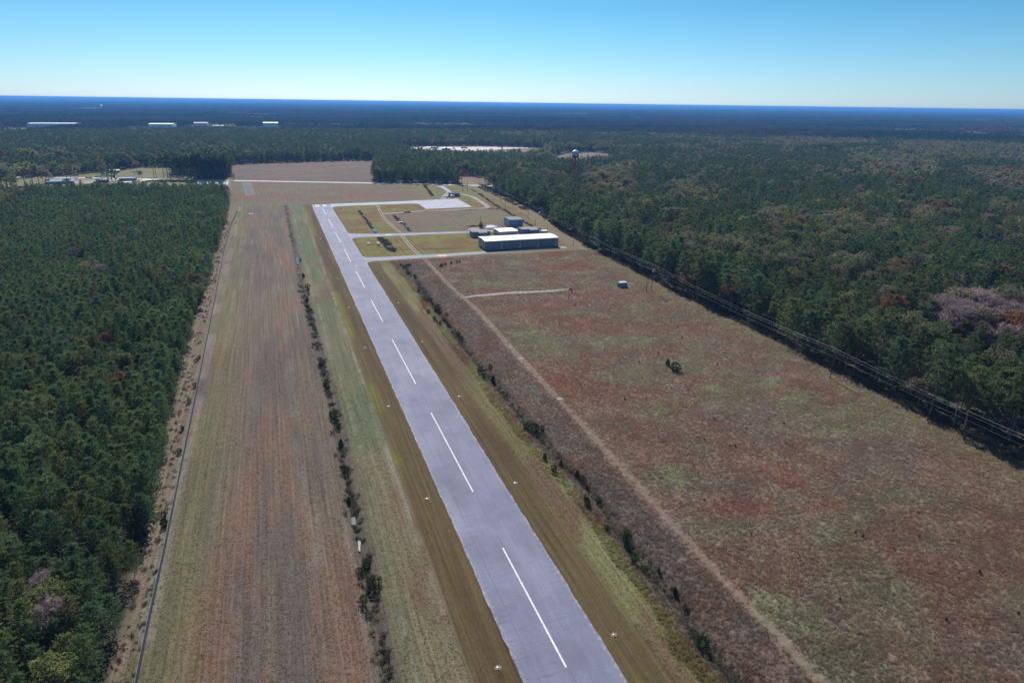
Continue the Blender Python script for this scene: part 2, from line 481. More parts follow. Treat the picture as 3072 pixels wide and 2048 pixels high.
    # ditches
    for D in DITCHES:
        d = dist_path(x, y, D)
        w = 2.6 if D is DITCH_L or D is DITCH_R else 2.0
        c = blend(c, (.085, .072, .056), sstep(w*1.0, w*.4, d+1.2*(n2-.5)))
    c = blend(c, (.17, .145, .105), sstep(1.5, .3, abs(dist_path(x, y, [(-28, 815), (-44, 830), (-46, 955)])))*.0)
    col = np.where(air[..., None], c, col)
    # clearings beyond the road
    q = inpoly(x, y, FIELD_N)
    col = np.where(q[..., None], blend(blend(np.zeros_like(col)+np.array((.125, .088, .070)), (.150, .098, .072), sstep(.45, .6, fbm(x/30, y/12, 121))), (.105, .090, .075), sstep(.5, .6, fbm(x/40, y/14, 125))), col)
    q = inpoly(x, y, TOWN)
    col = np.where(q[..., None], blend(np.zeros_like(col)+np.array((.165, .150, .075)), (.13, .14, .055), sstep(.45, .6, n1)), col)
    q = inpoly(x, y, GAP)
    col = np.where(q[..., None], blend(np.zeros_like(col)+np.array((.17, .15, .07)), (.15, .11, .08), sstep(248, 258, x)), col)
    q = inpoly(x, y, FIELD_T) | inpoly(x, y, YARD)
    col = np.where(q[..., None], blend(np.zeros_like(col)+np.array((.17, .155, .10)), (.15, .12, .09), sstep(.45, .6, n1)), col)
    far = np.hypot(x, y) > 2300
    col = np.where(far[..., None], np.where(sstep(.45, .6, fbm(x/600, y/300, 151))[..., None] > .5, np.array((.17, .15, .10)), np.array((.12, .14, .08))), col)
    tall = np.where(air & (x > dr-2) & (y < 452), 1.0, np.where(air, .35, .5))
    tall = np.where(air & (x > 25.6) & (x < 61) & (y < 735), .1, tall)
    return np.clip(col, .01, .6), tall
GREEN = [(*(123.8, 373.3), 16, 10, 1.2), (*(152.4, 426.0), 10, 14, .8), (*(109.4, 256.0), 7, 14, 1.0), (*(102.7, 284.0), 13, 16, .9), (*(140.0, 259.3), 9, 6, 1.0), (*(169.4, 307.6), 9, 8, .9), (*(131.4, 301.8), 7, 5, .9),
         (*(125.6, 219.7), 10, 7, .7), (*(146.6, 193.6), 9, 10, .8), (*(157.0, 220.3), 9, 7, .7), (*(165.3, 196.3), 9, 8, 1.1), (*(170.7, 180.0), 9, 6, 1.0), (*(185.6, 164.4), 10, 8, 1.35), (*(166.6, 154.9), 7, 4, .9), (*(100.9, 146.0), 6, 10, .9), (*(118.1, 109.3), 9, 7, .8), (*(93.7, 94.4), 4, 12, .8), (*(122.5, 97.0), 8, 6, .7), (*(106.7, 72.8), 6, 6, .7), (*(163.7, 105.2), 9, 6, .6), (*(118.5, 189.9), 8, 5, .8)]
RED = [(*(127.6, 315.5), 18, 8, 1.0), (*(167.8, 331.5), 22, 9, .8), (*(142.1, 281.2), 12, 8, 1.1), (*(95.7, 222.8), 6, 22, .9), (*(109.9, 128.5), 8, 6, 1.0), (*(129.1, 121.5), 10, 6, 1.1), (*(126.2, 139.0), 6, 10, .9), (*(176.1, 398.4), 25, 18, .8), (*(163.3, 267.6), 14, 7, .7), (*(153.3, 87.8), 9, 6, .7), (*(129.5, 244.0), 10, 6, .7)]

def ground_z(x, y):
    z = np.zeros(np.shape(x))
    for D, dep, w in [(DITCH_L, .75, 2.4), (DITCH_R, .7, 2.2), (DITCH_N1, .6, 2.6), (DITCH_N2, .7, 3.4), (DITCH_N3, .7, 2.4), (DITCH_N4, .6, 2.2), (DITCH_N5, .7, 2.4), (DITCH_N6, .6, 2.4)]:
        d = dist_path(x, y, D)
        z = np.minimum(z, -dep*sstep(w, .5, d))
    return z
keep = np.minimum(dist_path(GX, GY, TRACK), dist_path(GX, GY, LOOP))
GZ = ground_z(GX, GY)*sstep(2.0, 4.0, keep)
COL, TALL = ground_colour(GX, GY)
ny, nx = GX.shape
idx = np.arange(nx*ny).reshape(ny, nx)
quads = np.stack([idx[:-1, :-1], idx[:-1, 1:], idx[1:, 1:], idx[1:, :-1]], -1).reshape(-1, 4)
me = mesh_np('ground', np.stack([GX, GY, GZ], -1).reshape(-1, 3), [quads], smooth=True)
ca = me.attributes.new('cover', 'FLOAT_COLOR', 'POINT')
ca.data.foreach_set('color', np.concatenate([COL, TALL[..., None]], -1).astype(np.float32).ravel())

def ground_mat():
    t = NT('ground_cover'); p = t.pos()
    a = t.n('ShaderNodeAttribute', attribute_name='cover')
    tall = a.outputs['Alpha']
    f1 = t.noise(p, 0.55, 6, 0.7)
    f2 = t.noise(p, 2.6, 4, 0.7)
    rows = t.noise(t.map(p, (1.5, 0.02, 1)), 1.0, 4, 0.65)
    fine_rows = t.noise(t.map(p, (4.5, 0.35, 1)), 1.0, 3, 0.6)
    cross = t.noise(t.map(p, (.25, 1.1, 1)), 1.0, 4, 0.7)
    mown = t.math('MULTIPLY', t.math('SUBTRACT', rows, 0.5), t.rng(tall, .2, .9, 1.8, .25))
    v = t.math('ADD', 1.0, mown)
    v = t.math('ADD', v, t.math('MULTIPLY', t.math('SUBTRACT', f1, 0.5), t.rng(tall, .1, 1., .5, 1.5)))
    v = t.math('ADD', v, t.math('MULTIPLY', t.math('SUBTRACT', f2, 0.5), t.rng(tall, .1, 1., .35, 1.1)))
    v = t.math('ADD', v, t.math('MULTIPLY', t.math('SUBTRACT', cross, 0.5), t.rng(tall, .3, 1., 0.1, .8)))
    v = t.math('ADD', v, t.math('MULTIPLY', t.math('SUBTRACT', fine_rows, 0.5), t.rng(tall, .1, .6, .25, .4)))
    v = t.math('MAXIMUM', v, 0.3)
    hue = t.rng(t.noise(p, 0.16, 5, 0.7), 0.3, 0.7, 0.488, 0.512)
    c = t.hsv(a.outputs['Color'], hue, t.rng(t.noise(p, 0.33, 4, .7), .3, .7, .85, 1.15), v)
    h = t.math('ADD', t.math('MULTIPLY', f2, t.rng(tall, .1, 1., .10, .45)), t.math('MULTIPLY', f1, t.rng(tall, .1, 1., .1, .6)))
    t.bsdf(c, 0.95, 0.05, 0, t.bump(h, 0.55, 0.8))
    return t.m
me.materials.append(ground_mat())
tag(link('ground', me), 'grass fields, bare soil and forest floor out to the horizon', 'ground', kind='structure')

# ------------------------------------------------------------------ paved sheets
def smooth_path(P, step):
    P = np.array(P, float)
    d = np.concatenate([[0], np.cumsum(np.hypot(*np.diff(P, axis=0).T))])
    n = max(2, int(d[-1]/step))
    t = np.linspace(0, d[-1], n)
    x, y = np.interp(t, d, P[:, 0]), np.interp(t, d, P[:, 1])
    k = max(1, int(6/step))
    if n > 4*k:
        ker = np.ones(2*k+1)/(2*k+1)
        xs = np.convolve(np.pad(x, k, 'edge'), ker, 'valid'); ys = np.convolve(np.pad(y, k, 'edge'), ker, 'valid')
        xs[0], ys[0], xs[-1], ys[-1] = x[0], y[0], x[-1], y[-1]
        x, y = xs, ys
    return np.stack([x, y], -1)

def ribbon(name, P, w, z, mat, step=2.0, ragged=0.2, seed=0, parent=None):
    Q = smooth_path(P, step)
    T = np.gradient(Q, axis=0); T /= np.linalg.norm(T, axis=1)[:, None]
    N = np.stack([-T[:, 1], T[:, 0]], -1)
    n = len(Q); s = np.arange(n)*step
    ww = np.interp(np.linspace(0, 1, n), np.linspace(0, 1, len(w)), w) if hasattr(w, '__len__') else np.full(n, w)
    a = Q+N*(ww/2+ragged*(fbm(s/3, s*0+1.5, seed)-.5)*2)[:, None]
    b = Q-N*(ww/2+ragged*(fbm(s/3, s*0+7.5, seed+3)-.5)*2)[:, None]
    V = np.concatenate([np.c_[a, np.full(n, z)], np.c_[b, np.full(n, z)]])
    i = np.arange(n-1)
    return link(name, mesh_np(name, V, [np.stack([i+n, i+n+1, i+1, i], -1)], [mat]), parent)

def asphalt(name, base, lanes=(), streaks=True, scuff=.65):
    t = NT(name); p = t.pos()
    sx = t.n('ShaderNodeSeparateXYZ'); t.l(p, sx.inputs[0]); X = sx.outputs[0]
    n1 = t.noise(p, 0.09, 4); n2 = t.noise(p, 1.6, 5, .7); n3 = t.noise(t.map(p, (.55, .03, 1)), 1.0, 4)
    v = t.math('MULTIPLY', t.rng(n1, .3, .7, .80, 1.18), t.math('MULTIPLY', t.rng(n2, .3, .7, .90, 1.09), t.rng(n3, .3, .7, .93, 1.06)))
    c = t.hsv(t.mix(0.0, base, base), 0.5, 1.0, v)
    wob = t.math('MULTIPLY', t.math('SUBTRACT', t.noise(t.map(p, (.01, .08, 1)), 1.0, 4), .5), .7)
    if streaks:
        sc = t.noise(t.map(p, (.16, 1.1, 1)), 1.0, 5, .6)
        edge_w = t.rng(X, RWX0, RWX0+8, 1.0, 0.0)
        far = t.rng(t.noise(p, .045, 2), .5, .62, 0., 1.)
        m_ = t.math('MULTIPLY', t.rng(sc, .545, .66, 0., scuff), t.math('MAXIMUM', edge_w, t.math('MULTIPLY', far, .75)))
        c = t.mix(m_, c, (.085, .085, .115))
        pale = t.noise(t.map(p, (.10, .022, 1)), 1.0, 4, .6)
        c = t.mix(t.rng(pale, .52, .68, 0., .45), c, (.25, .255, .315))
        rim = t.math('MAXIMUM', t.rng(X, RWX0+.9, RWX0+.1, 0., 1.), t.rng(X, RWX1-.9, RWX1-.1, 0., 1.))
        c = t.mix(t.math('MULTIPLY', rim, t.rng(t.noise(p, .8, 4, .7), .45, .6, 0., .6)), c, (.36, .36, .39))
    for k, (x0, wd, dark) in enumerate(lanes):
        d = t.math('ABSOLUTE', t.math('SUBTRACT', t.math('ADD', X, wob), x0))
        on = t.rng(t.noise(t.map(p, (.05, .035, 1)), 1.0+.37*k, 3), .42, .56, 0., 1.)
        c = t.mix(t.math('MULTIPLY', t.math('MULTIPLY', t.rng(d, wd*.8, wd*1.6, 1., 0.), on), .85), c, dark)
    t.bsdf(c, 0.85, 0.25, 0, t.bump(n2, .25, .03))
    return t.m
M['runway'] = asphalt('runway_asphalt', (.156, .161, .226), [(37.6, .10, (.12, .12, .15)), (40.6, .08, (.15, .15, .18)), (43.75, .10, (.11, .11, .14)), (46.9, .09, (.12, .12, .15)), (49.8, .08, (.15, .15, .18))])
M['taxi'] = asphalt('taxiway_asphalt', (.20, .20, .26), streaks=False)
M['apron'] = asphalt('apron_concrete', (.28, .285, .335), streaks=False)
M['gravel'] = simple('gravel', (.26, .235, .225), .95, .1, var=.3, scale=.5, bump=.3)
M['sand'] = simple('sandy_track', (.20, .165, .125), .95, .05, var=.4, scale=.45, bump=.4)
M['road'] = simple('road_asphalt', (.55, .54, .55), .9, .1, var=.12, scale=.2)
M['white_paint'] = simple('white_marking', (.60, .61, .63), .8, .1, var=.30, scale=1.6)
M['yellow_paint'] = simple('yellow_marking', (.46, .33, .13), .7, .2, var=.25, scale=1.2)
M['faded_yellow'] = simple('faded_yellow_line', (.33, .31, .30), .8, .2, var=.1, scale=1.0)

def sheet(name, P, z, mat, kind='structure', label=None, cat=None, parent=None):
    b = MB(); b.face([(x, y, z) for x, y in P]); o = b.build(name, mat, parent)
    n = len(P); a = sum(P[i][0]*P[(i+1) % n][1]-P[(i+1) % n][0]*P[i][1] for i in range(n))
    if a < 0: o.data.flip_normals()
    if kind: tag(o, label, cat, None, kind)
    return o

# runway with worn edges
ys = np.arange(20, RWY1+.01, 0.5)
xl = RWX0+.5*(fbm(ys/2.7, ys*0, 201, 4)-.5)+.35*(fbm(ys/40, ys*0, 205)-.5)
xr = RWX1+.5*(fbm(ys/2.7, ys*0+9, 203, 4)-.5)+.35*(fbm(ys/40, ys*0, 207)-.5)
n = len(ys); i = np.arange(n-1)
V = np.concatenate([np.c_[xl, ys, np.full(n, .05)], np.c_[xr, ys, np.full(n, .05)]])
runway = link('runway', mesh_np('runway', V, [np.stack([i, i+n, i+n+1, i+1], -1)], [M['runway']]))
tag(runway, 'long grey asphalt runway with white centre dashes', 'runway', kind='structure')
CX = 43.5
dash = [(43.7, 92.0), (43.3, 130.4), (43.7, 156.4), (43.4, 209.0), (43.7, 235.4), (43.3, 288.7), (43.2, 315.2), (43.7, 356.0), (43.8, 382.5), (43.8, 423.4), (43.7, 451.2), (43.3, 492.1), (43.5, 520.1), (43.3, 561.6), (43.2, 588.9), (43.3, 629.8), (43.5, 658.3), (43.7, 699.0)]
b = MB()
def strip(b, x0, y0, x1, y1, w, z):
    dx, dy = x1-x0, y1-y0; L = math.hypot(dx, dy); nx_, ny_ = -dy/L*w/2, dx/L*w/2
    b.face([(x0-nx_, y0-ny_, z), (x1-nx_, y1-ny_, z), (x1+nx_, y1+ny_, z), (x0+nx_, y0+ny_, z)])
for k in range(0, len(dash), 2):
    y0, y1 = dash[k][1], dash[k+1][1]
    b.face([(CX-.2, y0, .062), (CX+.2, y0, .062), (CX+.2, y1, .062), (CX-.2, y1, .062)])
b.build('centreline_marking', M['white_paint'], runway)
# runway number, painted to be read from the far end
b = MB()
def seg(x0, x1, y0, y1): b.box(x0, x1, y0, y1, .058, .066)
yb, yt = 711.5, 725.5
ym = (yb+yt)/2
# figure 3 (its open side faces +x from here, i.e. reads left when seen from the far end)
X0, X1, w = 45.6, 48.9, .85
seg(X0, X0+w, yb, yt)
for yy_ in (yb, ym-1.1, yt-2.2): seg(X0+w, X1, yy_, yy_+2.2)
X0, X1 = 38.0, 41.6
seg(X1-w, X1, yb, yt)
for yy_ in (yb, ym-1.1, yt-2.2): seg(X0, X1-w, yy_, yy_+2.2)
seg(X0, X0+w, ym+1.1, yt-2.2)
b.build('runway_number', M['white_paint'], runway)
b = MB()
def curve_strip(P, w=.22):
    Q = smooth_path(P, 2.0)
    for q0, q1 in zip(Q[:-1], Q[1:]): strip(b, q0[0], q0[1], q1[0], q1[1], w, .058)
curve_strip([(57, 543.5), (51, 543), (46.5, 538), (44.8, 528), (44.3, 505), (44.2, 470)])
curve_strip([(60, 455), (52, 454), (47, 449), (44.9, 438), (44.3, 415), (44.3, 395)])
curve_strip([(60, 456), (51, 458), (46.5, 464), (44.6, 480)])
curve_strip([(57, 544.5), (51, 546), (46.5, 552), (44.6, 575), (44.2, 630)])
b.build('taxi_lead_line', M['faded_yellow'], runway)

def fillet_poly(pts, n=8):
    return pts
def arc(cx, cy, r, a0, a1, n=8):
    return [(cx+r*math.cos(math.radians(a0+(a1-a0)*k/n)), cy+r*math.sin(math.radians(a0+(a1-a0)*k/n))) for k in range(n+1)]
# far taxiway and apron
P = [(RWX1-.2, RWY1+.5), (RWX1-.2, 700)]+arc(62.5, 700.5, 9.3, 180, 92, 8)+[(100, 712.0), (133, 712.2)]+arc(133, 704.5, 7.7, 88, 10, 5)+[(140.6, 690), (140.5, 670.4), (188.4, 673.6), (189.8, 738.5), (132, 731.5), (62, 728)]
sheet('apron', P, .036, M['apron'], label='pale concrete apron and taxiway at the far runway end', cat='apron')
P = [(RWX1-.3, 563)]+arc(60.0, 560, 7.0, 180, 260, 7)+[(61, 552.5), (75, 547.5), (120, 543.5), (150, 541), (172, 540.5), (200, 546), (206, 546), (205, 540), (172, 533.5), (150, 533.5), (75, 537)]+arc(60.5, 529.5, 7.5, 75, 180, 7)+[(RWX1-.3, 526)]
sheet('taxiway', P, .036, M['taxi'], label='narrow taxiway leading to the small hangars', cat='taxiway')
P = [(RWX1-.3, 469)]+arc(59.5, 467.5, 6.4, 180, 262, 7)+[(75, 460.5), (110, 460.3), (150, 460.5), (196, 463.0), (200, 461.5), (201, 457), (197, 455.5), (150, 453.5), (110, 451.5), (75, 450.5), (62, 450)]+arc(60, 443.0, 7, 85, 180, 7)+[(RWX1-.3, 441)]
sheet('taxiway', P, .036, M['taxi'], label='taxiway passing in front of the long hangar', cat='taxiway')
b = MB()
for k in range(4): b.box(80.3+k*1.15, 80.9+k*1.15, 539.2, 543.8, .04, .052)
tag(b.build('taxiway_marking', M['white_paint']), 'pale hold marking bars on the taxiway to the small hangars', 'road marking', kind='structure')
b = MB()
x0, y0 = (105.3, 454.3)
for k in range(4): b.solid([(x0-2+k*1.5+a_, y0+b_, z_) for z_ in (.04, .052) for a_, b_ in ((-.45, -3.6), (.45, -3.6), (.45, 3.6), (-.45, 3.6))], [(3, 2, 1, 0), (4, 5, 6, 7), (0, 1, 5, 4), (1, 2, 6, 5), (2, 3, 7, 6), (3, 0, 4, 7)])
tag(b.build('taxiway_marking', M['yellow_paint']), 'yellow hold marking bars on the taxiway beside the long hangar', 'road marking', kind='structure')

# roads and tracks
tag(ribbon('road', ROAD, 8.0, .05, M['road'], 5, .1), 'pale two lane road crossing beyond the airfield', 'road', kind='structure')
tag(ribbon('access_road', ENTRY, [9, 6, 5.5, 6, 6, 6], .04, M['taxi'], 2, .2), 'paved access road from the road to the terminal', 'road', kind='structure')
tag(ribbon('gravel_road', LOOP, 5.0, .028, M['gravel'], 2, .5, 5), 'gravel road curling round the apron', 'road', kind='structure')
def wheel_track(name, P, sp, w, mat, z, label, seed):
    Q = smooth_path(P, 1.5)
    T = np.gradient(Q, axis=0); T /= np.linalg.norm(T, axis=1)[:, None]
    N = np.stack([-T[:, 1], T[:, 0]], -1)
    n = len(Q); s = np.arange(n)*1.5
    Vs, Fs, off = [], [], 0
    for sg in (-1, 1):
        c = Q+N*(sg*sp+.3*(fbm(s/9, s*0, seed)-.5))[:, None]
        ww = w*(.35+1.1*fbm(s/6, s*0+3*sg, seed+5))
        a_, b_ = c+N*(ww/2)[:, None], c-N*(ww/2)[:, None]
        Vs.append(np.concatenate([np.c_[a_, np.full(n, z)], np.c_[b_, np.full(n, z)]]))
        i = np.arange(n-1)+off
        Fs.append(np.stack([i+n, i+n+1, i+1, i], -1)); off += 2*n
    return tag(link(name, mesh_np(name, np.concatenate(Vs), Fs, [mat])), label, 'track', kind='structure')
cut = next(k for k, q in enumerate(TRACK) if q[1] < 452)
wheel_track('dirt_track', TRACK[:cut+1], .95, .9, M['gravel'], .022, 'two pale wheel ruts of the track between the taxiways', 7)
lo = next(k for k, q in enumerate(TRACK) if q[1] < 262)
wheel_track('dirt_track', TRACK[cut-1:lo+1], .9, .55, M['sand'], .022, 'sandy wheel ruts of the track down the middle of the rough field', 17)
tag(ribbon('gravel_path', BRANCH, [1.5, 4, 4, 4, 3.5, 1], .03, M['gravel'], 1.5, .6, 9), 'short gravel path leading to the windsock', 'path', kind='structure')
M['lot'] = simple('pale_lot', (.48, .50, .56), .9, .1, var=.15, scale=.15)
M['sandlot'] = simple('sandy_yard', (.52, .46, .45), .95, .1, var=.25, scale=.03)
sheet('parking_lot', [(-93, 985), (-54, 966), (-53, 915), (-88, 925)], .06, M['lot'], label='pale paved lot behind the plantation', cat='parking lot')
sheet('side_road', [(-196, 975), (-187, 972), (-141, 1008), (-150, 1018)], .045, M['road'], label='side road joining the far road', cat='road')
sheet('sandy_yard', [(296, 1618), (318, 1545), (430, 1500), (575, 1565), (585, 1590), (480, 1636), (364, 1648), (300, 1640)], .06, M['sandlot'], label='bare pale sandy yard with parked trucks', cat='yard')
sheet('driveway', [(-255, 1000), (-195, 1032), (-178, 1030), (-200, 985), (-235, 975)], .04, M['gravel'], label='gravel driveway beside the houses', cat='driveway')
M['dirt'] = simple('bare_strip', (.155, .135, .135), .95, .05, var=.3, scale=.12)
sheet('bare_strip', [(-38, 958), (-27, 953), (-20, 822), (-30, 812)], .035, M['dirt'], label='bare grey strip of ground by the road', cat='ground')
sheet('concrete_slab', [(166.5, 559), (168.5, 565.5), (176, 565), (179, 557), (172, 552.5), (167.5, 553)], .05, M['lot'], label='pale concrete slab by the brush pile', cat='slab')
sheet('hangar_forecourt', [(148, 546), (155, 557), (161, 555), (158, 541)], .042, M['gravel'], label='gravel patch by the first small hangar', cat='ground')

# ------------------------------------------------------------------ water in the ditches
t = NT('ditch_water'); t.bsdf((.05, .07, .08), .05, 1.0, 0, t.bump(t.noise(t.pos(), 3.0, 2), .04, .02)); M['water'] = t.m
def pool(P, z, label):
    c = np.mean(P, axis=0); Q = []
    n = len(P)
    for k in range(n):
        p0, p1 = np.array(P[k]), np.array(P[(k+1) % n])
        for f in (0, .33, .66):
            q = p0+(p1-p0)*f; Q.append(tuple(c+(q-c)*(1+.16*random.uniform(-1, 1))))
    sheet('water', Q, z, M['water'], label=label, cat='water')
pool([(9.7, 479.0), (11.5, 475.0), (11.2, 455.0), (9.6, 453.2)], -.30, 'pool of standing water in the left ditch')
pool([(73.5, 575.3), (76.1, 580.3), (76.3, 559.5), (73.9, 558.3)], -.22, 'pool in the short ditch beyond the small hangar taxiway')
pool([(73.9, 502.9), (76.7, 504.4), (78.1, 492.0), (74.1, 488.9)], -.25, 'pool in the ditch between the two taxiways')
pool([(74.4, 402.7), (75.7, 402.8), (74.0, 391.8), (72.7, 390.8)], -.3, 'pool in the ditch right of the runway')
pool([(10.9, 154.7), (11.8, 154.4), (11.4, 150.9), (10.5, 151.2)], -.3, 'small pool far down the left ditch')
pool([(11.2, 144.3), (11.8, 143.8), (11.2, 140.0), (10.8, 140.5)], -.3, 'smallest pool down the left ditch')
# ------------------------------------------------------------------ vegetation meshes
def unit(v):
    return v/np.maximum(np.linalg.norm(v, axis=-1, keepdims=True), 1e-6)

def blades(cen, out, n, L, W, rng, spread=.9):
    """n thin triangular needle or leaf sprays at every centre, fanning outwards"""
    c = np.repeat(cen, n, 0); o = np.repeat(out, n, 0)
    d = unit(o+rng.normal(0, spread, c.shape))
    p = unit(np.cross(d, rng.normal(0, 1, c.shape)))
    l = L*rng.uniform(.6, 1.25, (len(c), 1)); w = W*rng.uniform(.6, 1.3, (len(c), 1))
    b = c-d*l*.35
    V = np.stack([b-p*w*.5, b+p*w*.5, c+d*l*.65], 1).reshape(-1, 3)
    return V

def tube_np(P, r0, r1, k=5):
    P = np.asarray(P, float); n = len(P)
    V = []
    for i in range(n):
        d = unit(P[min(i+1, n-1)]-P[max(i-1, 0)])
        u = unit(np.cross(d, [0.01, .9, .3] if abs(d[2]) > .8 else [0, 0, 1.0])); v = np.cross(d, u)
        r = r0+(r1-r0)*i/(n-1)
        for a in range(k):
            t = 2*math.pi*a/k; V.append(P[i]+r*(u*math.cos(t)+v*math.sin(t)))
    F = [(i*k+a, i*k+(a+1) % k, (i+1)*k+(a+1) % k, (i+1)*k+a) for i in range(n-1) for a in range(k)]
    return np.array(V), np.array(F)

def wood(paths, k=5):
    Vs, Fs, o = [], [], 0
    for P, r0, r1 in paths:
        V, F = tube_np(P, r0, r1, k); Vs.append(V); Fs.append(F+o); o += len(V)
    return np.concatenate(Vs), np.concatenate(Fs)

def young_pine(seed, lod):
    g = np.random.default_rng(seed)
    h, R, zb = 10.5*g.uniform(.85, 1.15), g.uniform(2.7, 3.5), 1.8
    nw, nb, fr, nn, L, W = {0: (13, 8, (.4, .68, .95), 8, .80, .15), 1: (11, 6, (.5, .92), 5, 1.05, .30), 2: (8, 5, (.8,), 4, 1.7, .75)}[lod]
    cen, out, br = [], [], []
    for i in range(nw):
        t = (i+.5*g.uniform(0, 1))/nw
        z = zb+(h-zb)*t
        r = R*(1-t**2.1)**.62*min(1, .72+.9*t)
        for k in range(nb):
            a = 2*math.pi*(k+g.uniform(-.3, .3))/nb+i*1.1
            rr = r*g.uniform(.55, 1.18)
            tip = np.array([rr*math.cos(a), rr*math.sin(a), z+rr*g.uniform(.12, .5)])
            base = np.array([0, 0, z-.2])
            br.append((base, tip))
            for f in fr:
                cen.append(base+(tip-base)*f+g.normal(0, .12, 3)); out.append(unit(np.array([math.cos(a), math.sin(a), .8]))*.9)
    for k in range(4 if lod < 2 else 2):
        cen.append(np.array([0, 0, h-.4*k])); out.append(np.array([0, 0, 1.]))
    V = blades(np.array(cen), np.array(out), nn, L, W, g, .75)
    paths = [([(0, 0, -.3), (0, 0, h*.5), (g.normal(0, .15), g.normal(0, .15), h-.5)], .14, .03)]
    if lod == 0:
        paths += [(np.array([b_, b_+(t_-b_)*.5, t_]), .035, .012) for b_, t_ in br[::3]]
    return V, wood(paths, 5 if lod == 0 else 3)

def tall_pine(seed, lod):
    g = np.random.default_rng(seed)
    h, R = 20*g.uniform(.85, 1.15), g.uniform(3.0, 4.3)
    zb = h*g.uniform(.36, .52)
    nl, nt, nn, L, W = {0: (26, 15, 7, .95, .17), 1: (20, 8, 5, 1.2, .36), 2: (13, 4, 4, 2.0, .85)}[lod]
    bx, by = g.normal(0, .25, 2)
    cen, out, paths = [], [], []
    for i in range(nl):
        t = (i+g.uniform(0, 1))/nl
        z = zb+(h-zb)*t
        r = R*(1-t*.9)**.55*g.uniform(.35, 1.05)*(.75 if t < .15 else 1)
        a = i*2.399+g.uniform(-.5, .5)
        c = np.array([r*math.cos(a), r*math.sin(a), z+.25*r])
        s = np.array([1.15, 1.15, .62])*g.uniform(.75, 1.2)*(1.1-.3*t)
        q = unit(g.normal(0, 1, (nt, 3)))*g.uniform(.4, 1, (nt, 1))
        cen.append(c+q*s); out.append(unit(q*np.array([1, 1, .6])+np.array([0.3*math.cos(a), .3*math.sin(a), .7])))
        if lod == 0 or (lod == 1 and i % 3 == 0):
            paths.append((np.array([(0, 0, z-.6), c*.55+np.array([0, 0, (z-.4)*.45]), c]), .07, .02))
    V = blades(np.concatenate(cen), np.concatenate(out), nn, L, W, g, .7)
    paths.insert(0, ([(0, 0, -.3), (bx, by, h*.5), (bx*.5, by, h-.6)], .24, .05))
    return V, wood(paths, 6 if lod == 0 else 3)

def broadleaf(seed, lod, h=16., R=5.0, bare=False):
    g = np.random.default_rng(seed)
    h *= g.uniform(.88, 1.12); R *= g.uniform(.88, 1.15)
    zc, rz = h*.60, h*.40
    nl, nt, nn, L, W = {0: (30, 26, 4, .62, .42), 1: (22, 13, 3, .95, .65), 2: (14, 6, 3, 1.6, 1.2)}[lod]
    if bare:
        nn, L, W = {0: (5, 1.3, .10), 1: (4, 1.6, .2), 2: (4, 2.0, .4)}[lod]
    cen, out, paths = [], [], []
    for i in range(nl):
        d = unit(g.normal(0, 1, 3)); d[2] = abs(d[2])*1.1-.35
        k = g.uniform(.45, .95)
        c = np.array([d[0]*R*k, d[1]*R*k, zc+d[2]*rz*k])
        s = np.array([1.35, 1.35, 1.0])*g.uniform(.7, 1.25)*R/4.2
        q = unit(g.normal(0, 1, (nt, 3))+np.array([0, 0, .35]))*g.uniform(.65, 1.05, (nt, 1))
        cen.append(c+q*s); out.append(q)
        if lod == 0 or (lod == 1 and (i % 3 == 0 or bare)):
            paths.append((np.array([(0, 0, h*g.uniform(.2, .38)), (c[0]*.45, c[1]*.45, (h*.35+c[2])*.5), c]), .09, .025))
    V = blades(np.concatenate(cen), np.concatenate(out), nn, L, W, g, .8 if not bare else .6)
    paths.insert(0, ([(0, 0, -.3), (.1, .1, h*.3), (0, 0, h*.72)], .26, .08))
    return V, wood(paths, 6 if lod == 0 else 3)

def tri_mesh(name, V, mat):
    return mesh_np(name, V, [np.arange(len(V)).reshape(-1, 3)], [mat])

def wood_mesh(name, VF, mat):
    return mesh_np(name, VF[0], [VF[1]], [mat])

def joined(name, V, VF, mat, bark):
    n = len(V)
    return mesh_np(name, np.concatenate([V, VF[0]]), [np.arange(n).reshape(-1, 3), VF[1]+n], [mat, bark],
                   [0]*(n//3)+[1]*len(VF[1]))

KIND = {}     # key -> list of (crown mesh, trunk mesh, [joined lod1, lod2])
def add_kind(key, fn, mat, nv, seed, **kw):
    L = []
    for k in range(nv):
        V, W_ = fn(seed+k, 0, **kw)
        e = {'crown': tri_mesh(key+'_crown', V, M[mat]), 'trunk': wood_mesh(key+'_trunk', W_, M['bark']), 'full': joined(key, V, W_, M[mat], M['bark'])}
        for lod in (1, 2):
            V, W_ = fn(seed+k, lod, **kw); e[lod] = joined(key, V, W_, M[mat], M['bark'])
        L.append(e)
    KIND[key] = L
add_kind('young', young_pine, 'pine_young', 5, 100)
add_kind('tall', tall_pine, 'pine_tall', 5, 200)
add_kind('olive', broadleaf, 'leaf_olive', 3, 300)
add_kind('green', broadleaf, 'leaf_green', 3, 320)
add_kind('thin', broadleaf, 'leaf_grey', 2, 340)
add_kind('rust', broadleaf, 'leaf_rust', 2, 360, h=14.5, R=4.4)
add_kind('bare', broadleaf, 'twig', 2, 380, h=14.5, R=4.6, bare=True)
KEYS = list(KIND)

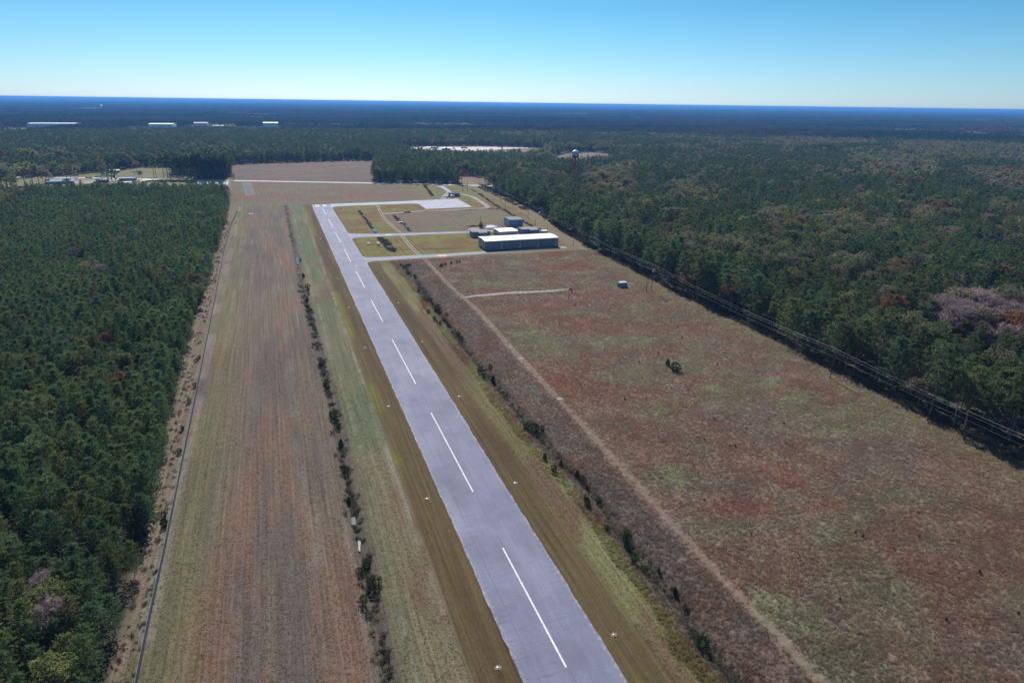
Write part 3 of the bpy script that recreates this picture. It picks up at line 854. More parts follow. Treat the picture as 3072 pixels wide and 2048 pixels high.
def stuff_points(name, protos, P, pi, rz, sc, label, cat, tint=None):
    """one object that scatters the given meshes on its own points"""
    me = mesh_np(name, P, [np.zeros((0, 3), np.int32)]) if False else bpy.data.meshes.new(name)
    me.vertices.add(len(P)); me.vertices.foreach_set('co', np.asarray(P, np.float32).ravel())
    for nm, ty, arr in (('pick', 'INT', pi), ('turn', 'FLOAT', rz), ('size', 'FLOAT_VECTOR', sc)):
        a = me.attributes.new(nm, ty, 'POINT')
        a.data.foreach_set('vector' if ty == 'FLOAT_VECTOR' else 'value', np.ascontiguousarray(arr, np.int32 if ty == 'INT' else np.float32).ravel())
    if tint is not None:
        a = me.attributes.new('tint', 'FLOAT_COLOR', 'POINT'); a.data.foreach_set('color', np.ascontiguousarray(tint, np.float32).ravel())
    o = link(name, me)
    tag(o, label, cat, None, 'stuff')
    ng = bpy.data.node_groups.new(name, 'GeometryNodeTree')
    ng.interface.new_socket('Geometry', in_out='INPUT', socket_type='NodeSocketGeometry')
    ng.interface.new_socket('Geometry', in_out='OUTPUT', socket_type='NodeSocketGeometry')
    gi, go = ng.nodes.new('NodeGroupInput'), ng.nodes.new('NodeGroupOutput')
    def attr(nm, ty):
        q = ng.nodes.new('GeometryNodeInputNamedAttribute'); q.data_type = ty; q.inputs['Name'].default_value = nm
        return next(s for s in q.outputs if s.enabled and s.name == 'Attribute')
    pk, tn, sz = attr('pick', 'INT'), attr('turn', 'FLOAT'), attr('size', 'FLOAT_VECTOR')
    cx = ng.nodes.new('ShaderNodeCombineXYZ'); ng.links.new(tn, cx.inputs['Z'])
    er = ng.nodes.new('FunctionNodeEulerToRotation'); ng.links.new(cx.outputs[0], er.inputs[0])
    jg = ng.nodes.new('GeometryNodeJoinGeometry')
    for k, pm in enumerate(protos):
        po = bpy.data.objects.new(pm.name, pm)
        oi = ng.nodes.new('GeometryNodeObjectInfo'); oi.inputs['Object'].default_value = po; oi.inputs['As Instance'].default_value = False
        cp = ng.nodes.new('FunctionNodeCompare'); cp.data_type = 'INT'; cp.operation = 'EQUAL'
        ab = [s for s in cp.inputs if s.enabled]
        ng.links.new(pk, ab[0]); ab[1].default_value = k
        ip = ng.nodes.new('GeometryNodeInstanceOnPoints')
        ng.links.new(gi.outputs[0], ip.inputs['Points']); ng.links.new(cp.outputs[0], ip.inputs['Selection'])
        ng.links.new(oi.outputs['Geometry'], ip.inputs['Instance'])
        ng.links.new(er.outputs[0], ip.inputs['Rotation']); ng.links.new(sz, ip.inputs['Scale'])
        ng.links.new(ip.outputs[0], jg.inputs[0])
    ng.links.new(jg.outputs[0], go.inputs[0])
    md = o.modifiers.new('scatter', 'NODES'); md.node_group = ng
    return o

# ------------------------------------------------------------------ where the trees stand
NEAR = 2300.0
HEAD = math.atan2(CAM_F.x, CAM_F.y)
def in_wedge(x, y, margin=45.):
    a = np.arctan2(x, y)-HEAD
    d = np.hypot(x, y)
    lat = d*np.sin(np.abs(a)); fw = d*np.cos(a)
    return (fw > 20) & (lat < .75*(.944*fw+33)*1.03+margin)
def project(P):
    v = P-np.array([0, 0, 100.])
    zc = v@np.array(CAM_F); u = v@np.array(CAM_R)/zc; w_ = v@np.array(CAM_U)/zc
    return 1536+2050*u, 1024-2050*w_, zc

def jgrid(x0, x1, y0, y1, s, jit, seed):
    g = np.random.default_rng(seed)
    X, Y = np.meshgrid(np.arange(x0, x1, s), np.arange(y0, y1, s))
    X = X+np.where((np.arange(len(X)) % 2)[:, None] == 1, s/2, 0)
    X = X+g.uniform(-jit, jit, X.shape)*s; Y = Y+g.uniform(-jit, jit, Y.shape)*s
    return X.ravel(), Y.ravel()

T = []    # arrays x, y, key index, scale
def add_trees(x, y, ki, sc):
    T.append(np.stack([x, y, ki, sc, np.random.default_rng(len(T)).uniform(0, 6.283, len(x))], 1))
K = {k: i for i, k in enumerate(KEYS)}

# the young plantation left of the fence
x, y = jgrid(-440, -30, 0, 900, 4.9, .36, 1)
k = inpoly(x, y, PLANT) & (x < edge(y, LEFT_EDGE)-1+2*(fbm(y/9, y*0, 3)-.5)) & in_wedge(x, y)
mixz = (x < -255+40*fbm(y/60, y*0, 8)) & (y > 560)
rnd = RNG.uniform(0, 1, len(x))
ki = np.where(mixz, np.select([rnd < .45, rnd < .6, rnd < .8, rnd < .9], [K['young'], K['tall'], K['olive'], K['green']], K['thin']), np.where(rnd < .962, K['young'], np.where(rnd < .988, K['green'], np.where(rnd < .991, K['bare'], np.where(rnd < .995, K['thin'], K['rust'])))))
k &= ~mixz | (RNG.uniform(0, 1, len(x)) < .55)
hs = .80+.46*fbm(x/30, y/30, 12)+RNG.normal(0, .11, len(x))
sc = np.where(ki == K['young'], hs, np.where(ki == K['tall'], .75, .80))
add_trees(x[k], y[k], ki[k], sc[k])

# belts of hardwoods among the pines of the right-hand woods
BELTS = [[(431.5, 713.1), (496.6, 770.9), (475.5, 671.6), (424.9, 575.6), (386.2, 562.1), (374.6, 611.4)],
         [(257.1, 421.3), (285.0, 420.2), (302.4, 391.2), (323.2, 385.6), (314.2, 355.1), (313.2, 330.9), (288.6, 315.7), (270.6, 333.6), (244.4, 349.9), (234.2, 376.9)],
         [(377.2, 475.7), (430.1, 527.3), (436.9, 477.9), (387.0, 419.5), (341.5, 398.4), (345.3, 430.4)],
         [(401.5, 437.6), (456.9, 482.0), (463.2, 454.0), (468.9, 420.3), (429.4, 375.1), (390.9, 373.1), (367.6, 391.5)],
         [(322.2, 333.2), (346.5, 346.3), (331.6, 307.9), (307.3, 282.8), (301.4, 299.8)],
         [(339.6, 310.1), (361.9, 322.3), (358.8, 309.2), (328.4, 284.4), (324.6, 293.3)],
         [(1070.4, 1102.4), (1201.2, 1128.2), (1198.5, 1001.9), (913.6, 751.3), (730.3, 666.4), (872.4, 888.5)],
         [(990.6, 785.3), (1140.6, 783.8), (862.1, 586.9), (793.6, 586.1)],
         [(1476.7, 1861.2), (1965.2, 1956.4), (1433.3, 1373.3), (1090.4, 1292.3)],
         [(1692.1, 1570.9), (1906.4, 1325.0), (1277.8, 880.7), (1156.3, 935.1), (1263.0, 1167.4)],
         [(480.2, 395.2), (504.9, 396.0), (463.9, 359.7), (448.4, 363.8)],
         [(520.0, 457.1), (548.6, 459.2), (501.2, 412.0), (481.3, 417.1)],
         [(405.2, 896.5), (561.8, 1027.8), (335.1, 607.8), (300.9, 615.8), (347.2, 752.5)],
         [(455.0, 1347.7), (588.7, 1433.3), (456.3, 1109.3), (403.9, 1117.5)],
         [(310.3, 857.6), (373.9, 858.7), (352.9, 810.1), (293.2, 810.0)]]
# everything else out to 2.3 km
x, y = jgrid(-1900, 2300, 0, NEAR, 7.1, .37, 2)
d = np.hypot(x, y)
k = in_wedge(x, y) & (d < NEAR)
le, re = edge(y, LEFT_EDGE), edge(y, RIGHT_EDGE)
road_d = dist_path(x, y, ROAD)
road_y = np.interp(x, [p[0] for p in ROAD], [p[1] for p in ROAD])
air = (x > le-1.5) & (x < re+1.5*(fbm(y/7, y*0, 33)-.3)) & (y < road_y+3)
k &= ~air & (road_d > np.where(x > 230, 7.5, 10.0))
for P in (FIELD_N, YARD, FIELD_T, GAP, TOWN, PLANT, LOTS):
    k &= ~inpoly(x, y, P)
HOLES = [(481, 606, 12), (461, 578, 10), (951, 686, 14), (1392, 1683, 26), (240, 612, 5), (-380, 1040, 30)]+[(402-.407*q, 902-.913*q, 9+q*.07) for q in range(0, 110, 10)]
for hx, hy, hr in HOLES:
    k &= np.hypot(x-hx, y-hy) > hr
k &= ~((np.abs(x-228) < 3) & (y < 860) & (y > 700))
rnd = RNG.uniform(0, 1, len(x))
r2 = RNG.uniform(0, 1, len(x))
n1 = fbm(x/95, y/70, 41, 4); n2 = fbm(x/42, y/42, 44, 3)
right = x > np.where(y < 860, re-5, 255+(y-860)*.18)
BELT = np.zeros(len(x), bool)
for P in BELTS:
    BELT |= inpoly(x+5*(n2-.5), y+14*(n2-.5), P)
BELT |= (n1 > .57) & ((x > 1250) | (d > 1500))
# right-hand woods: pines along the edge, hardwood belts behind
pb = np.where(right, np.where(BELT, .92, .07+.25*sstep(.55, .62, n1)), np.where(y > 1190, .12+.35*sstep(.5, .62, n1), .55*sstep(.42, .55, n1)+.2))
pb = np.where(right & (x-re < 26) & (y < 620), .10, pb)
blk = (x > 100) & (x < 250) & (y > 880) & (y < 1230)
pb = np.where(blk, .10, pb)
pb = np.where(right & (y > 620) & (y < 1000) & (x < 360), np.maximum(pb, .35*sstep(275, 310, x)), pb)
isb = rnd < pb
q = r2
rust_zone = sstep(.54, .66, fbm(x/30, y/30, 51, 3))
kb = np.select([q < .05+.32*rust_zone, q < .12+.34*rust_zone, q < .52, q < .80], [K['rust'], K['bare'], K['olive'], K['green']], K['thin'])
ki = np.where(isb, kb, np.where((r2 < .35), K['young'], K['tall']))
sc = np.where(isb, RNG.uniform(.82, 1.3, len(x)), np.where(ki == K['young'], RNG.uniform(1.2, 1.6, len(x)), RNG.uniform(.75, 1.05, len(x))))
sc = np.where(right & (y < 800) & (x-re < 24) & ~isb, sc*1.25, sc)
sc = np.where((x-re >= 24) & (x < 300) & (y > 120) & (y < 215) & right & ~isb, sc*.82, sc)
sc = np.where(right & ~isb & (n2 > .52), sc*.82, sc)
sc *= np.where(blk & ~isb, 1.05, 1.0)
k &= ~(isb & (RNG.uniform(0, 1, len(x)) < .38))
# the bare and rust coloured group near the right border of the view
grp = ((x-304)/29)**2+((y-199)/37)**2 < 1
k &= ~grp
add_trees(x[k], y[k], ki[k], sc[k])
x, y = jgrid(265, 345, 155, 245, 6.4, .35, 3)
k = ((x-304)/29)**2+((y-199)/37)**2 < 1
ki = np.where((y < 194) & (x > 280), np.where(RNG.uniform(0, 1, len(x)) < .7, K['rust'], K['bare']), np.where(RNG.uniform(0, 1, len(x)) < .88, K['bare'], K['thin']))
add_trees(x[k], y[k], ki[k], RNG.uniform(1.2, 1.5, k.sum()))
# tall pines with bare trunks beside the far road, on the left
x, y = jgrid(-146, -54, 996, 1120, 6.0, .38, 4)
k = inpoly(x, y, [(-148, 1018), (-56, 990), (-54, 1100), (-100, 1130), (-138, 1050)]) & ~((x < -93) & (y > 1030))
k &= ~((x < -95) & (RNG.uniform(0, 1, len(x)) < .35))
add_trees(x[k], y[k], np.full(k.sum(), K['tall']), RNG.uniform(1.3, 1.65, k.sum()))
# trees standing in the open by the houses
SOLO = [(*(-237.4, 979.5), 'olive', 1.75), (*(-237.4, 998.7), 'thin', 1.1), (*(-272.4, 974.7), 'olive', 1.8), (*(-269.0, 986.3), 'thin', 1.6), (*(-281.1, 976.6), 'green', 1.8), (*(-286.2, 965.7), 'olive', 1.7), (*(-291.8, 949.6), 'rust', 1.5), (*(-293.1, 938.6), 'thin', 1.7), (*(-283.7, 936.5), 'green', 1.4), (*(-267.9, 998.8), 'thin', 1.3), (*(-328.4, 1168.3), 'olive', 2.0), (*(-314.3, 1156.9), 'olive', 1.9), (*(-300.5, 1162.9), 'thin', 1.8), (*(-291.4, 1197.2), 'olive', 2.0), (*(-275.0, 1175.7), 'green', 1.7), (*(-365.8, 1193.1), 'rust', 1.9), (*(-265.9, 1201.8), 'green', 1.6), (*(-247.2, 1198.4), 'thin', 1.5), (*(-231.0, 1205.0), 'thin', 1.6), (*(-212.0, 1191.8), 'thin', 1.5), (*(-200.1, 1219.1), 'green', 1.4), (*(-190.6, 988.7), 'young', 2.2), (*(-185.5, 981.0), 'tall', 1.0), (*(-219.0, 1083.8), 'thin', .9), (*(-163.4, 1007.3), 'bare', .9), (-262, 990, 'olive', 1.2), (-292, 952, 'olive', 1.6), (-309, 975, 'olive', 1.55), (-283, 925, 'green', 1.5), (-330, 965, 'olive', 1.5), (-244, 1062, 'olive', 1.0), (-216, 1078, 'thin', .95), (-205, 1004, 'tall', .9), (-201, 1000, 'tall', .85), (-197, 1006, 'tall', .8), (-160, 1006, 'thin', .7), (-185, 1135, 'thin', 1.0), (-250, 1098, 'green', 1.0), (-300, 905, 'rust', 1.3), (-318, 915, 'green', 1.4), (-274, 905, 'green', 1.3),
        (-51, 986, 'young', .9), (-48, 984, 'young', .7), (-47, 760, 'young', 1.3), (-45, 735, 'young', 1.2), (-46, 788, 'young', 1.35), (-50, 822, 'tall', .8)]
x, y = np.array([s[0] for s in SOLO], float), np.array([s[1] for s in SOLO], float)
add_trees(x, y, np.array([K[s[2]] for s in SOLO]), np.array([s[3] for s in SOLO]))
TT = np.concatenate(T)
x, y, ki, sc, rz = TT.T
ki = ki.astype(int)
d = np.hypot(x, y)
hh = np.array([10.5, 20, 16, 16, 16, 14.5, 14.5])[ki]*sc
u, v, zc = project(np.stack([x, y, hh*.85], 1))
vis = (zc > 0) & (u > 5) & (u < 3067) & (v > 5) & (v < 2043)
is_pine = (ki == K['young']) | (ki == K['tall'])
single = np.zeros(len(x), bool)
for sel in (is_pine, ~is_pine):
    i = np.where(sel & vis)[0]
    i = i[np.argsort(d[i])][:296]
    single[i] = True
LAB = {'young': ('dense dark green young pine in the plantation left of the fence', 'pine tree', 'young pines of the plantation left of the fence'),
       'tall': ('tall pine with a bare lower trunk at the forest edge behind the power line', 'pine tree', 'tall pines at the forest edge'),
       'olive': ('olive green broadleaf tree among the pines right of the power line', 'broadleaf tree', 'olive broadleaf trees of the right woods'),
       'green': ('fresh green broadleaf tree among the pines right of the power line', 'broadleaf tree', 'green broadleaf trees of the right woods'),
       'thin': ('thinning greyish broadleaf tree in the woods right of the power line', 'broadleaf tree', 'thinning broadleaf trees of the right woods'),
       'rust': ('rust red autumn tree in the woods right of the power line', 'broadleaf tree', 'rust red trees of the right woods'),
       'bare': ('bare purplish grey tree in the woods right of the power line', 'broadleaf tree', 'bare grey trees of the right woods')}
for j in np.where(single)[0]:
    key = KEYS[ki[j]]; e = KIND[key][int(x[j]*7.3+y[j]*3.1) % len(KIND[key])]
    lab, cat, grp_ = LAB[key]
    if x[j] < 0 and key != 'young':
        lab = {'tall': 'taller pine rising among the plantation left of the fence', 'rust': 'reddish autumn tree among the dark plantation pines left of the fence', 'thin': 'thin greyish tree among the dark plantation pines left of the fence', 'bare': 'bare grey tree among the dark plantation pines left of the fence', 'green': 'lighter green broadleaf tree among the dark plantation pines left of the fence'}.get(key, 'broadleaf tree at the far left border of the plantation')
        grp_ = 'odd trees in the left plantation'+{'tall': ', pines', 'rust': ', reddish', 'thin': ', greyish', 'bare': ', bare', 'green': ', lighter green'}.get(key, ', broadleaf')
    if x[j] > 0 and key == 'young':
        lab, grp_ = 'full bushy pine in the woods right of the power line', 'bushy pines of the right woods'
    r = thing('pine_tree' if is_pine[j] else 'broadleaf_tree', (x[j], y[j], 0), lab, cat, grp_, rz[j])
    w_ = sc[j]*(1.0 if x[j] < 0 else 1.2)
    r.scale = (w_, w_, sc[j])
    link('trunk', e['trunk'], r); link('crown', e['crown'], r)

def scatter_trees(sel, keys, name, label, cat):
    protos, pi = [], np.zeros(sel.sum(), int)
    xs, ys, ks, ss, rs, ds = x[sel], y[sel], ki[sel], sc[sel], rz[sel], d[sel]
    lod = np.where(ds < 420, 0, np.where(ds < 1000, 1, 2))
    for key in keys:
        for vi, e in enumerate(KIND[key]):
            for lv, me_ in ((0, e['full']), (1, e[1]), (2, e[2])):
                q = (ks == K[key]) & (lod == lv) & ((np.floor(xs*7.3+ys*3.1).astype(int) % len(KIND[key])) == vi)
                if q.any():
                    pi[q] = len(protos); protos.append(me_)
    g = np.random.default_rng(5)
    wd = np.where((xs < 0) & (ys < 870), 1.0, 1.22)
    sz = ss[:, None]*np.stack([wd*g.uniform(.9, 1.14, len(ss)), wd*g.uniform(.9, 1.14, len(ss)), g.uniform(.92, 1.1, len(ss))], 1)
    return stuff_points(name, protos, np.stack([xs, ys, xs*0], 1), pi, rs, sz, label, cat)
scatter_trees(~single & is_pine, ['young', 'tall'], 'pine_forest', 'dense dark pine woods stretching away on both sides', 'forest')
scatter_trees(~single & ~is_pine, ['olive', 'green', 'thin', 'rust', 'bare'], 'mixed_forest', 'autumn broadleaf trees scattered through the woods', 'forest')

# ------------------------------------------------------------------ woods from 2.3 km to the horizon
def far_leaf(name):
    t = NT(name); p = t.pos()
    a = t.noise(t.map(p, (.0011, .0019, 0)), 1.0, 5, .6)
    b_ = t.noise(t.map(p, (.012, .016, .0)), 1.0, 3, .6)
    f = t.math('ADD', t.math('MULTIPLY', a, .7), t.math('MULTIPLY', b_, .3))
    c = t.ramp(f, [(.30, (.09, .14, .07)), (.44, (.11, .155, .072)), (.49, (.17, .175, .10)), (.56, (.25, .19, .14)), (.70, (.28, .23, .17))])
    c = t.hsv(c, .5, 1., t.rng(t.noise(p, .15, 2), .3, .7, .65, 1.35))
    dd = t.n('ShaderNodeBsdfDiffuse'); t.l(c, dd.inputs[0])
    t.l(dd.outputs[0], t.out.inputs['Surface'])
    return t.m
M['far_leaf'] = far_leaf('distant_leaves')
def patch(seed, size, n, hmul, spread):
    g = np.random.default_rng(seed)
    px, py = g.uniform(-size*.52, size*.52, (2, n))
    h = hmul*(8+13*fbm(px/34+50, py/34+50, seed)+g.normal(0, 2.6, n))
    c = np.stack([px, py, h*.72], 1)
    V1 = blades(np.repeat(c, 3, 0)+g.normal(0, 1, (3*n, 3))*[spread*.5, spread*.5, h.mean()*.12], np.tile([0, 0, .9], (3*n, 1)), 3, h.mean()*.38, spread*.85, g, .7)
    return tri_mesh('forest_patch', V1, M['far_leaf'])
PS = 170.
protos = [patch(700+k, PS, 900, 1.0, 3.2) for k in range(4)]+[patch(720+k, PS*3, 1500, 1.0, 6.5) for k in range(3)]
pts, pk, tz, sz = [], [], [], []
CLEAR = [(-665, 2700, 120), (-340, 2720, 110), (-237, 2950, 60), (-165, 2765, 60), (12, 2710, 62), (690, 3230, 95), (-445, 2700, 80), (-100, 2720, 60)]
g = np.random.default_rng(77)
X, Y = np.meshgrid(np.arange(-7500, 8500, PS), np.arange(0, 8500, PS))
X, Y = X.ravel()+g.uniform(-12, 12, X.size), Y.ravel()+g.uniform(-12, 12, X.size)
D_ = np.hypot(X, Y)
kk = in_wedge(X, Y, 250) & (D_ > NEAR+PS*.45) & (D_ < 8000)
kk &= ~((fbm(X/900, Y/420, 81) > .60) & (D_ > 2900))
for cx_, cy_, cr_ in CLEAR:
    kk &= ~((np.abs(X-cx_) < cr_*1.0) & (Y > cy_-330) & (Y < cy_+120))
n_ = kk.sum()
pts.append(np.stack([X[kk], Y[kk], np.zeros(n_)], 1)); pk.append(g.integers(0, 4, n_)); tz.append(g.integers(0, 4, n_)*math.pi/2)
hz = .75+.55*fbm(X[kk]/500, Y[kk]/260, 91); sz.append(np.stack([np.ones(n_), np.ones(n_), hz], 1))
X, Y = np.meshgrid(np.arange(-33000, 48000, PS*3), np.arange(0, 50000, PS*3))
X, Y = X.ravel(), Y.ravel(); D_ = np.hypot(X, Y)
kk = in_wedge(X, Y, 700) & (D_ > 8000-PS*1.2) & (D_ < 45000)
kk &= ~((fbm(X/2500, Y/1100, 82) > .67) & (D_ < 20000))
n_ = kk.sum()
pts.append(np.stack([X[kk], Y[kk], np.zeros(n_)], 1)); pk.append(4+g.integers(0, 3, n_)); tz.append(g.integers(0, 4, n_)*math.pi/2)
hz = (.8+.5*fbm(X[kk]/1500, Y[kk]/800, 93))*np.where(D_[kk] > 15000, .7, 1); sz.append(np.stack([np.ones(n_), np.ones(n_), hz], 1))
stuff_points('distant_forest', protos, np.concatenate(pts), np.concatenate(pk), np.concatenate(tz), np.concatenate(sz), 'flat wooded country fading to blue at the horizon', 'forest')
# tree fringes round the far clearings, where buildings show
fx, fy = [], []
for cx_, cy_, cr_ in CLEAR:
    n_ = int(cr_*4)
    ax = g.uniform(-cr_*1.5, cr_*1.5, n_)
    ay = np.where(g.uniform(0, 1, n_) < .5, g.uniform(-380, -75, n_), g.uniform(55, 150, n_))
    side = np.abs(ax) > cr_*1.05
    ay = np.where(side, g.uniform(-150, 130, n_), ay)
    fx.append(cx_+ax); fy.append(cy_+ay)
fx, fy = np.concatenate(fx), np.concatenate(fy)
pr = [e[2] for e in KIND['tall']]+[e[2] for e in KIND['olive']]
stuff_points('treeline', pr, np.stack([fx, fy, fx*0], 1), g.integers(0, len(pr), len(fx)), g.uniform(0, 6.28, len(fx)), np.repeat(g.uniform(.3, .6, (len(fx), 1)), 3, 1), 'loose trees round the far warehouses', 'forest')

# ------------------------------------------------------------------ grass and weeds
def tuft(seed, n, h, w, sp):
    g = np.random.default_rng(seed)
    c = np.stack([g.normal(0, sp, n), g.normal(0, sp, n), np.full(n, h*.3)], 1)
    return blades(c, np.tile([0, 0, 1.0], (n, 1)), 1, h, w, g, .75)
gp = [tri_mesh('tuft', tuft(k, 16, .62, .10, .28), M['grass']) for k in range(4)]
g = np.random.default_rng(21)
n_ = 300000
px, py = g.uniform(55, 215, n_), 45+410*g.uniform(0, 1, n_)**1.4
dr = np.interp(py, [p[1] for p in DITCH_R[::-1]], [p[0] for p in DITCH_R[::-1]])
kk = in_wedge(px, py, 5) & (px > dr-6+3*(fbm(px/9, py/9, 3)-.5)) & (px < edge(py, RIGHT_EDGE)+4) & (dist_path(px, py, TRACK) > 1.9*g.uniform(0, 1, n_)**.5) & (dist_path(px, py, BRANCH) > 2.2) & (py < 446)
kk &= g.uniform(0, 1, n_) < .35+.9*fbm(px/6, py/6, 55)
px, py = px[kk], py[kk]
c_, _ = ground_colour(px, py)
c_ = c_*g.uniform(1.2, 2.2, (len(px), 1))*np.array([1.03, 1.0, .97])
hs = g.uniform(.5, 1.05, len(px))*(.55+.8*fbm(px/8, py/8, 58))
stuff_points('grass', gp, np.stack([px, py, ground_z(px, py)], 1), g.integers(0, 4, len(px)), g.uniform(0, 6.28, len(px)), np.repeat(hs[:, None], 3, 1), 'rough dry tussock grass of the big field', 'grass', np.c_[c_, np.ones(len(px))])
# short mown grass left of and beside the runway
n_ = 230000
px, py = g.uniform(-36, 76, n_), 55+330*g.uniform(0, 1, n_)**1.6
kk = in_wedge(px, py, 3) & ((px < RWX0-.6) | (px > RWX1+.6)) & (g.uniform(0, 1, n_) < np.where((px > 25.6) & (px < 61), .3, 1.25*fbm(px/.9, py/60, 88))*sstep(390, 170, py))
px, py = px[kk], py[kk]
c_, _ = ground_colour(px, py)
c_ = c_*g.uniform(1.1, 1.9, (len(px), 1))
hs = g.uniform(.13, .28, len(px))*np.where((px > 25.6) & (px < 61), .6, 1)
stuff_points('mown_grass', gp, np.stack([px, py, ground_z(px, py)], 1), g.integers(0, 4, len(px)), g.uniform(0, 6.28, len(px)), np.stack([hs*1.5, hs*1.5, hs], 1), 'short mown grass on the strips beside the runway', 'grass', np.c_[c_, np.ones(len(px))])
# dead weeds in and beside the ditches
wp = [tri_mesh('weed', tuft(30+k, 26, 1.25, .16, .45), M['weed']) for k in range(4)]
wx, wy, ws = [], [], []
for D, wd, dens, smin, smax in [(DITCH_L, 1.4, 1.5, .45, 1.05), (DITCH_R, 1.4, 1.2, .4, .95), (DITCH_N1, 1.3, 1.2, .5, 1.0), (DITCH_N2, 2.3, 5.0, .7, 1.3), (DITCH_N3, 1.2, 1.6, .5, 1.0), (DITCH_N4, 1.2, 1.8, .5, .95), (DITCH_N5, 1.4, 1.9, .5, 1.1), (DITCH_N6, 1.3, 2.2, .6, 1.2), ([(154, 563), (163, 561), (168, 560)], 1.4, 3.0, .6, 1.3)]:
    for (x0, y0), (x1, y1) in zip(D[:-1], D[1:]):
        L_ = math.hypot(x1-x0, y1-y0); n_ = int(L_*dens*1.6)
        t_ = g.uniform(0, 1, n_)
        wx.append(x0+(x1-x0)*t_+g.normal(0, wd*.6, n_)); wy.append(y0+(y1-y0)*t_+g.normal(0, .5, n_)); ws.append(g.uniform(smin, smax, n_))
n_ = 900
yy_ = g.uniform(70, 640, n_); wx.append(g.uniform(-34.5, 0, n_)*0+edge(yy_, LEFT_EDGE)+g.uniform(-2, 3.5, n_)); wy.append(yy_); ws.append(g.uniform(.25, .8, n_))
# reedy margin of the right forest
n_ = 5200
yy_ = g.uniform(90, 860, n_); wx.append(edge(yy_, RIGHT_EDGE)-1.5+np.abs(g.normal(0, 2.0, n_))); wy.append(yy_); ws.append(g.uniform(.6, 1.7, n_))
yy_ = g.uniform(640, 840, 500); wx.append(edge(yy_, RIGHT_EDGE)-g.uniform(4, 11, 500)); wy.append(yy_); ws.append(g.uniform(.5, 1.4, 500))
wx, wy, ws = np.concatenate(wx), np.concatenate(wy), np.concatenate(ws)
POOLS = [(*(10.4, 465.1), 2.2, 5), (*(74.8, 566.6), 2.2, 6), (*(75.9, 496.9), 2.2, 5), (*(74.3, 397.1), 1.5, 5), (*(11.1, 152.8), 1, 2), (*(11.3, 142.1), 1, 2)]
kk = np.ones(len(wx), bool)
for a_, b_, rx, ry in POOLS:
    kk &= ((wx-a_)/rx)**2+((wy-b_)/ry)**2 > 1
kk &= fbm(wx/5, wy/5, 61) > .40
kk &= ~((wx < 30) & (wx > -15) & (wy > 400) & (g.uniform(0, 1, len(wx)) < .6))
ws = np.where((wx < 30) & (wx > -15) & (wy > 400), ws*.6, ws)
wx, wy, ws = wx[kk], wy[kk], ws[kk]
stuff_points('weeds', wp, np.stack([wx, wy, ground_z(wx, wy)], 1), g.integers(0, 4, len(wx)), g.uniform(0, 6.28, len(wx)), np.repeat(ws[:, None], 3, 1), 'dark dead weeds lining the drainage ditches and the forest edge', 'weeds')

# ------------------------------------------------------------------ shrubs one by one
def shrub_v(seed, h, R, cone):
    g = np.random.default_rng(seed)
    n = 190
    t = g.uniform(0, 1, n); a = g.uniform(0, 6.283, n)
    pr = (1-t)**.6*np.minimum(1, .55+2*t) if cone else np.sqrt(np.maximum(0, 1-(2*t-.95)**2))*.95+.05
    r = R*pr*g.uniform(.55, 1.08, n)*(1+.22*np.sin(3*a+seed))
    c = np.stack([r*np.cos(a), r*np.sin(a), .08*h+h*.88*t], 1)
    o = unit(np.stack([np.cos(a), np.sin(a), np.full(n, .8)], 1))
    return blades(c, o, 7, .42, .15, g, .7)
SHR = [(tri_mesh('leaves', shrub_v(800+k, 3.0, 1.35 if k % 3 else 1.0, k % 3 == 0), M['shrub']), wood_mesh('stems', wood([([(0, 0, -.5), (.05*k, .1, 1), (.2, -.1, 2.2)], .07, .02), ([(0, 0, -.4), (.35, .2, 1.2)], .05, .02), ([(0, 0, -.4), (-.3, .3, 1.1)], .05, .02)], 4), M['bark'])) for k in range(6)]
def shrub(p, s, lab, grp_=None, kx=None, w=1.0):
    z = float(ground_z(np.array([p[0]]), np.array([p[1]]))[0])
    r = thing('shrub', (p[0], p[1], z), lab, 'shrub', grp_, random.uniform(0, 6.28))
    r.scale = (s*w, s*w, s)
    lv, st = SHR[random.randrange(6) if kx is None else kx]
    link('leaves', lv, r); link('stems', st, r)
shrub((144.6, 218.3), 1.25, 'larger rounded dark green bush of the pair standing in the open field', None, 1, 1.25)
shrub((144.6, 224.1), 1.05, 'smaller bush with a spike beside the large bush in the open field', None, 3, 1.0)
shrub((72.8, 326.9), 1.35, 'biggest dark shrub in the ditch right of the runway', None, 2, 1.2)
shrub((71.9, 185.8), 1.2, 'dark round shrub standing alone where the right ditch crosses the middle of the view', None, 4, 1.15)
shrub((12.4, 126.6), 1.05, 'biggest dark round shrub in the ditch left of the runway', None, 1, 1.15)
shrub((71.0, 88.8), .95, 'dark shrub nearest the bottom of the view in the right ditch', None, 5, 1.1)
shrub((72.0, 229.4), 1.0, 'dark upright shrub by the right ditch next to small saplings', None, 0, 1.1)
shrub((11.8, 215.2), 1.0, 'wide dark shrub in the left ditch beside the pale stripe of grass', None, 2, 1.3)
LS = [(12.5, 375.1), (10.5, 352.2), (11.9, 345.8), (11.8, 417.7), (12.7, 389.1), (12.1, 312.6), (11.3, 266.7), (10.6, 263.3), (11.2, 244.9), (11.7, 178.0), (12.1, 195.0), (12.3, 207.6), (10.9, 162.1), (10.9, 266.9), (11.1, 364.3), (12.8, 384.0), (12.1, 462.1), (9.6, 121.3), (11.9, 133.4), (11.8, 241.6), (10.1, 131.6)]
for p in LS:
    shrub(p, random.uniform(.5, .95), 'small dark shrub growing in the ditch left of the runway', 'shrubs in the left ditch', None, random.uniform(1, 1.3))
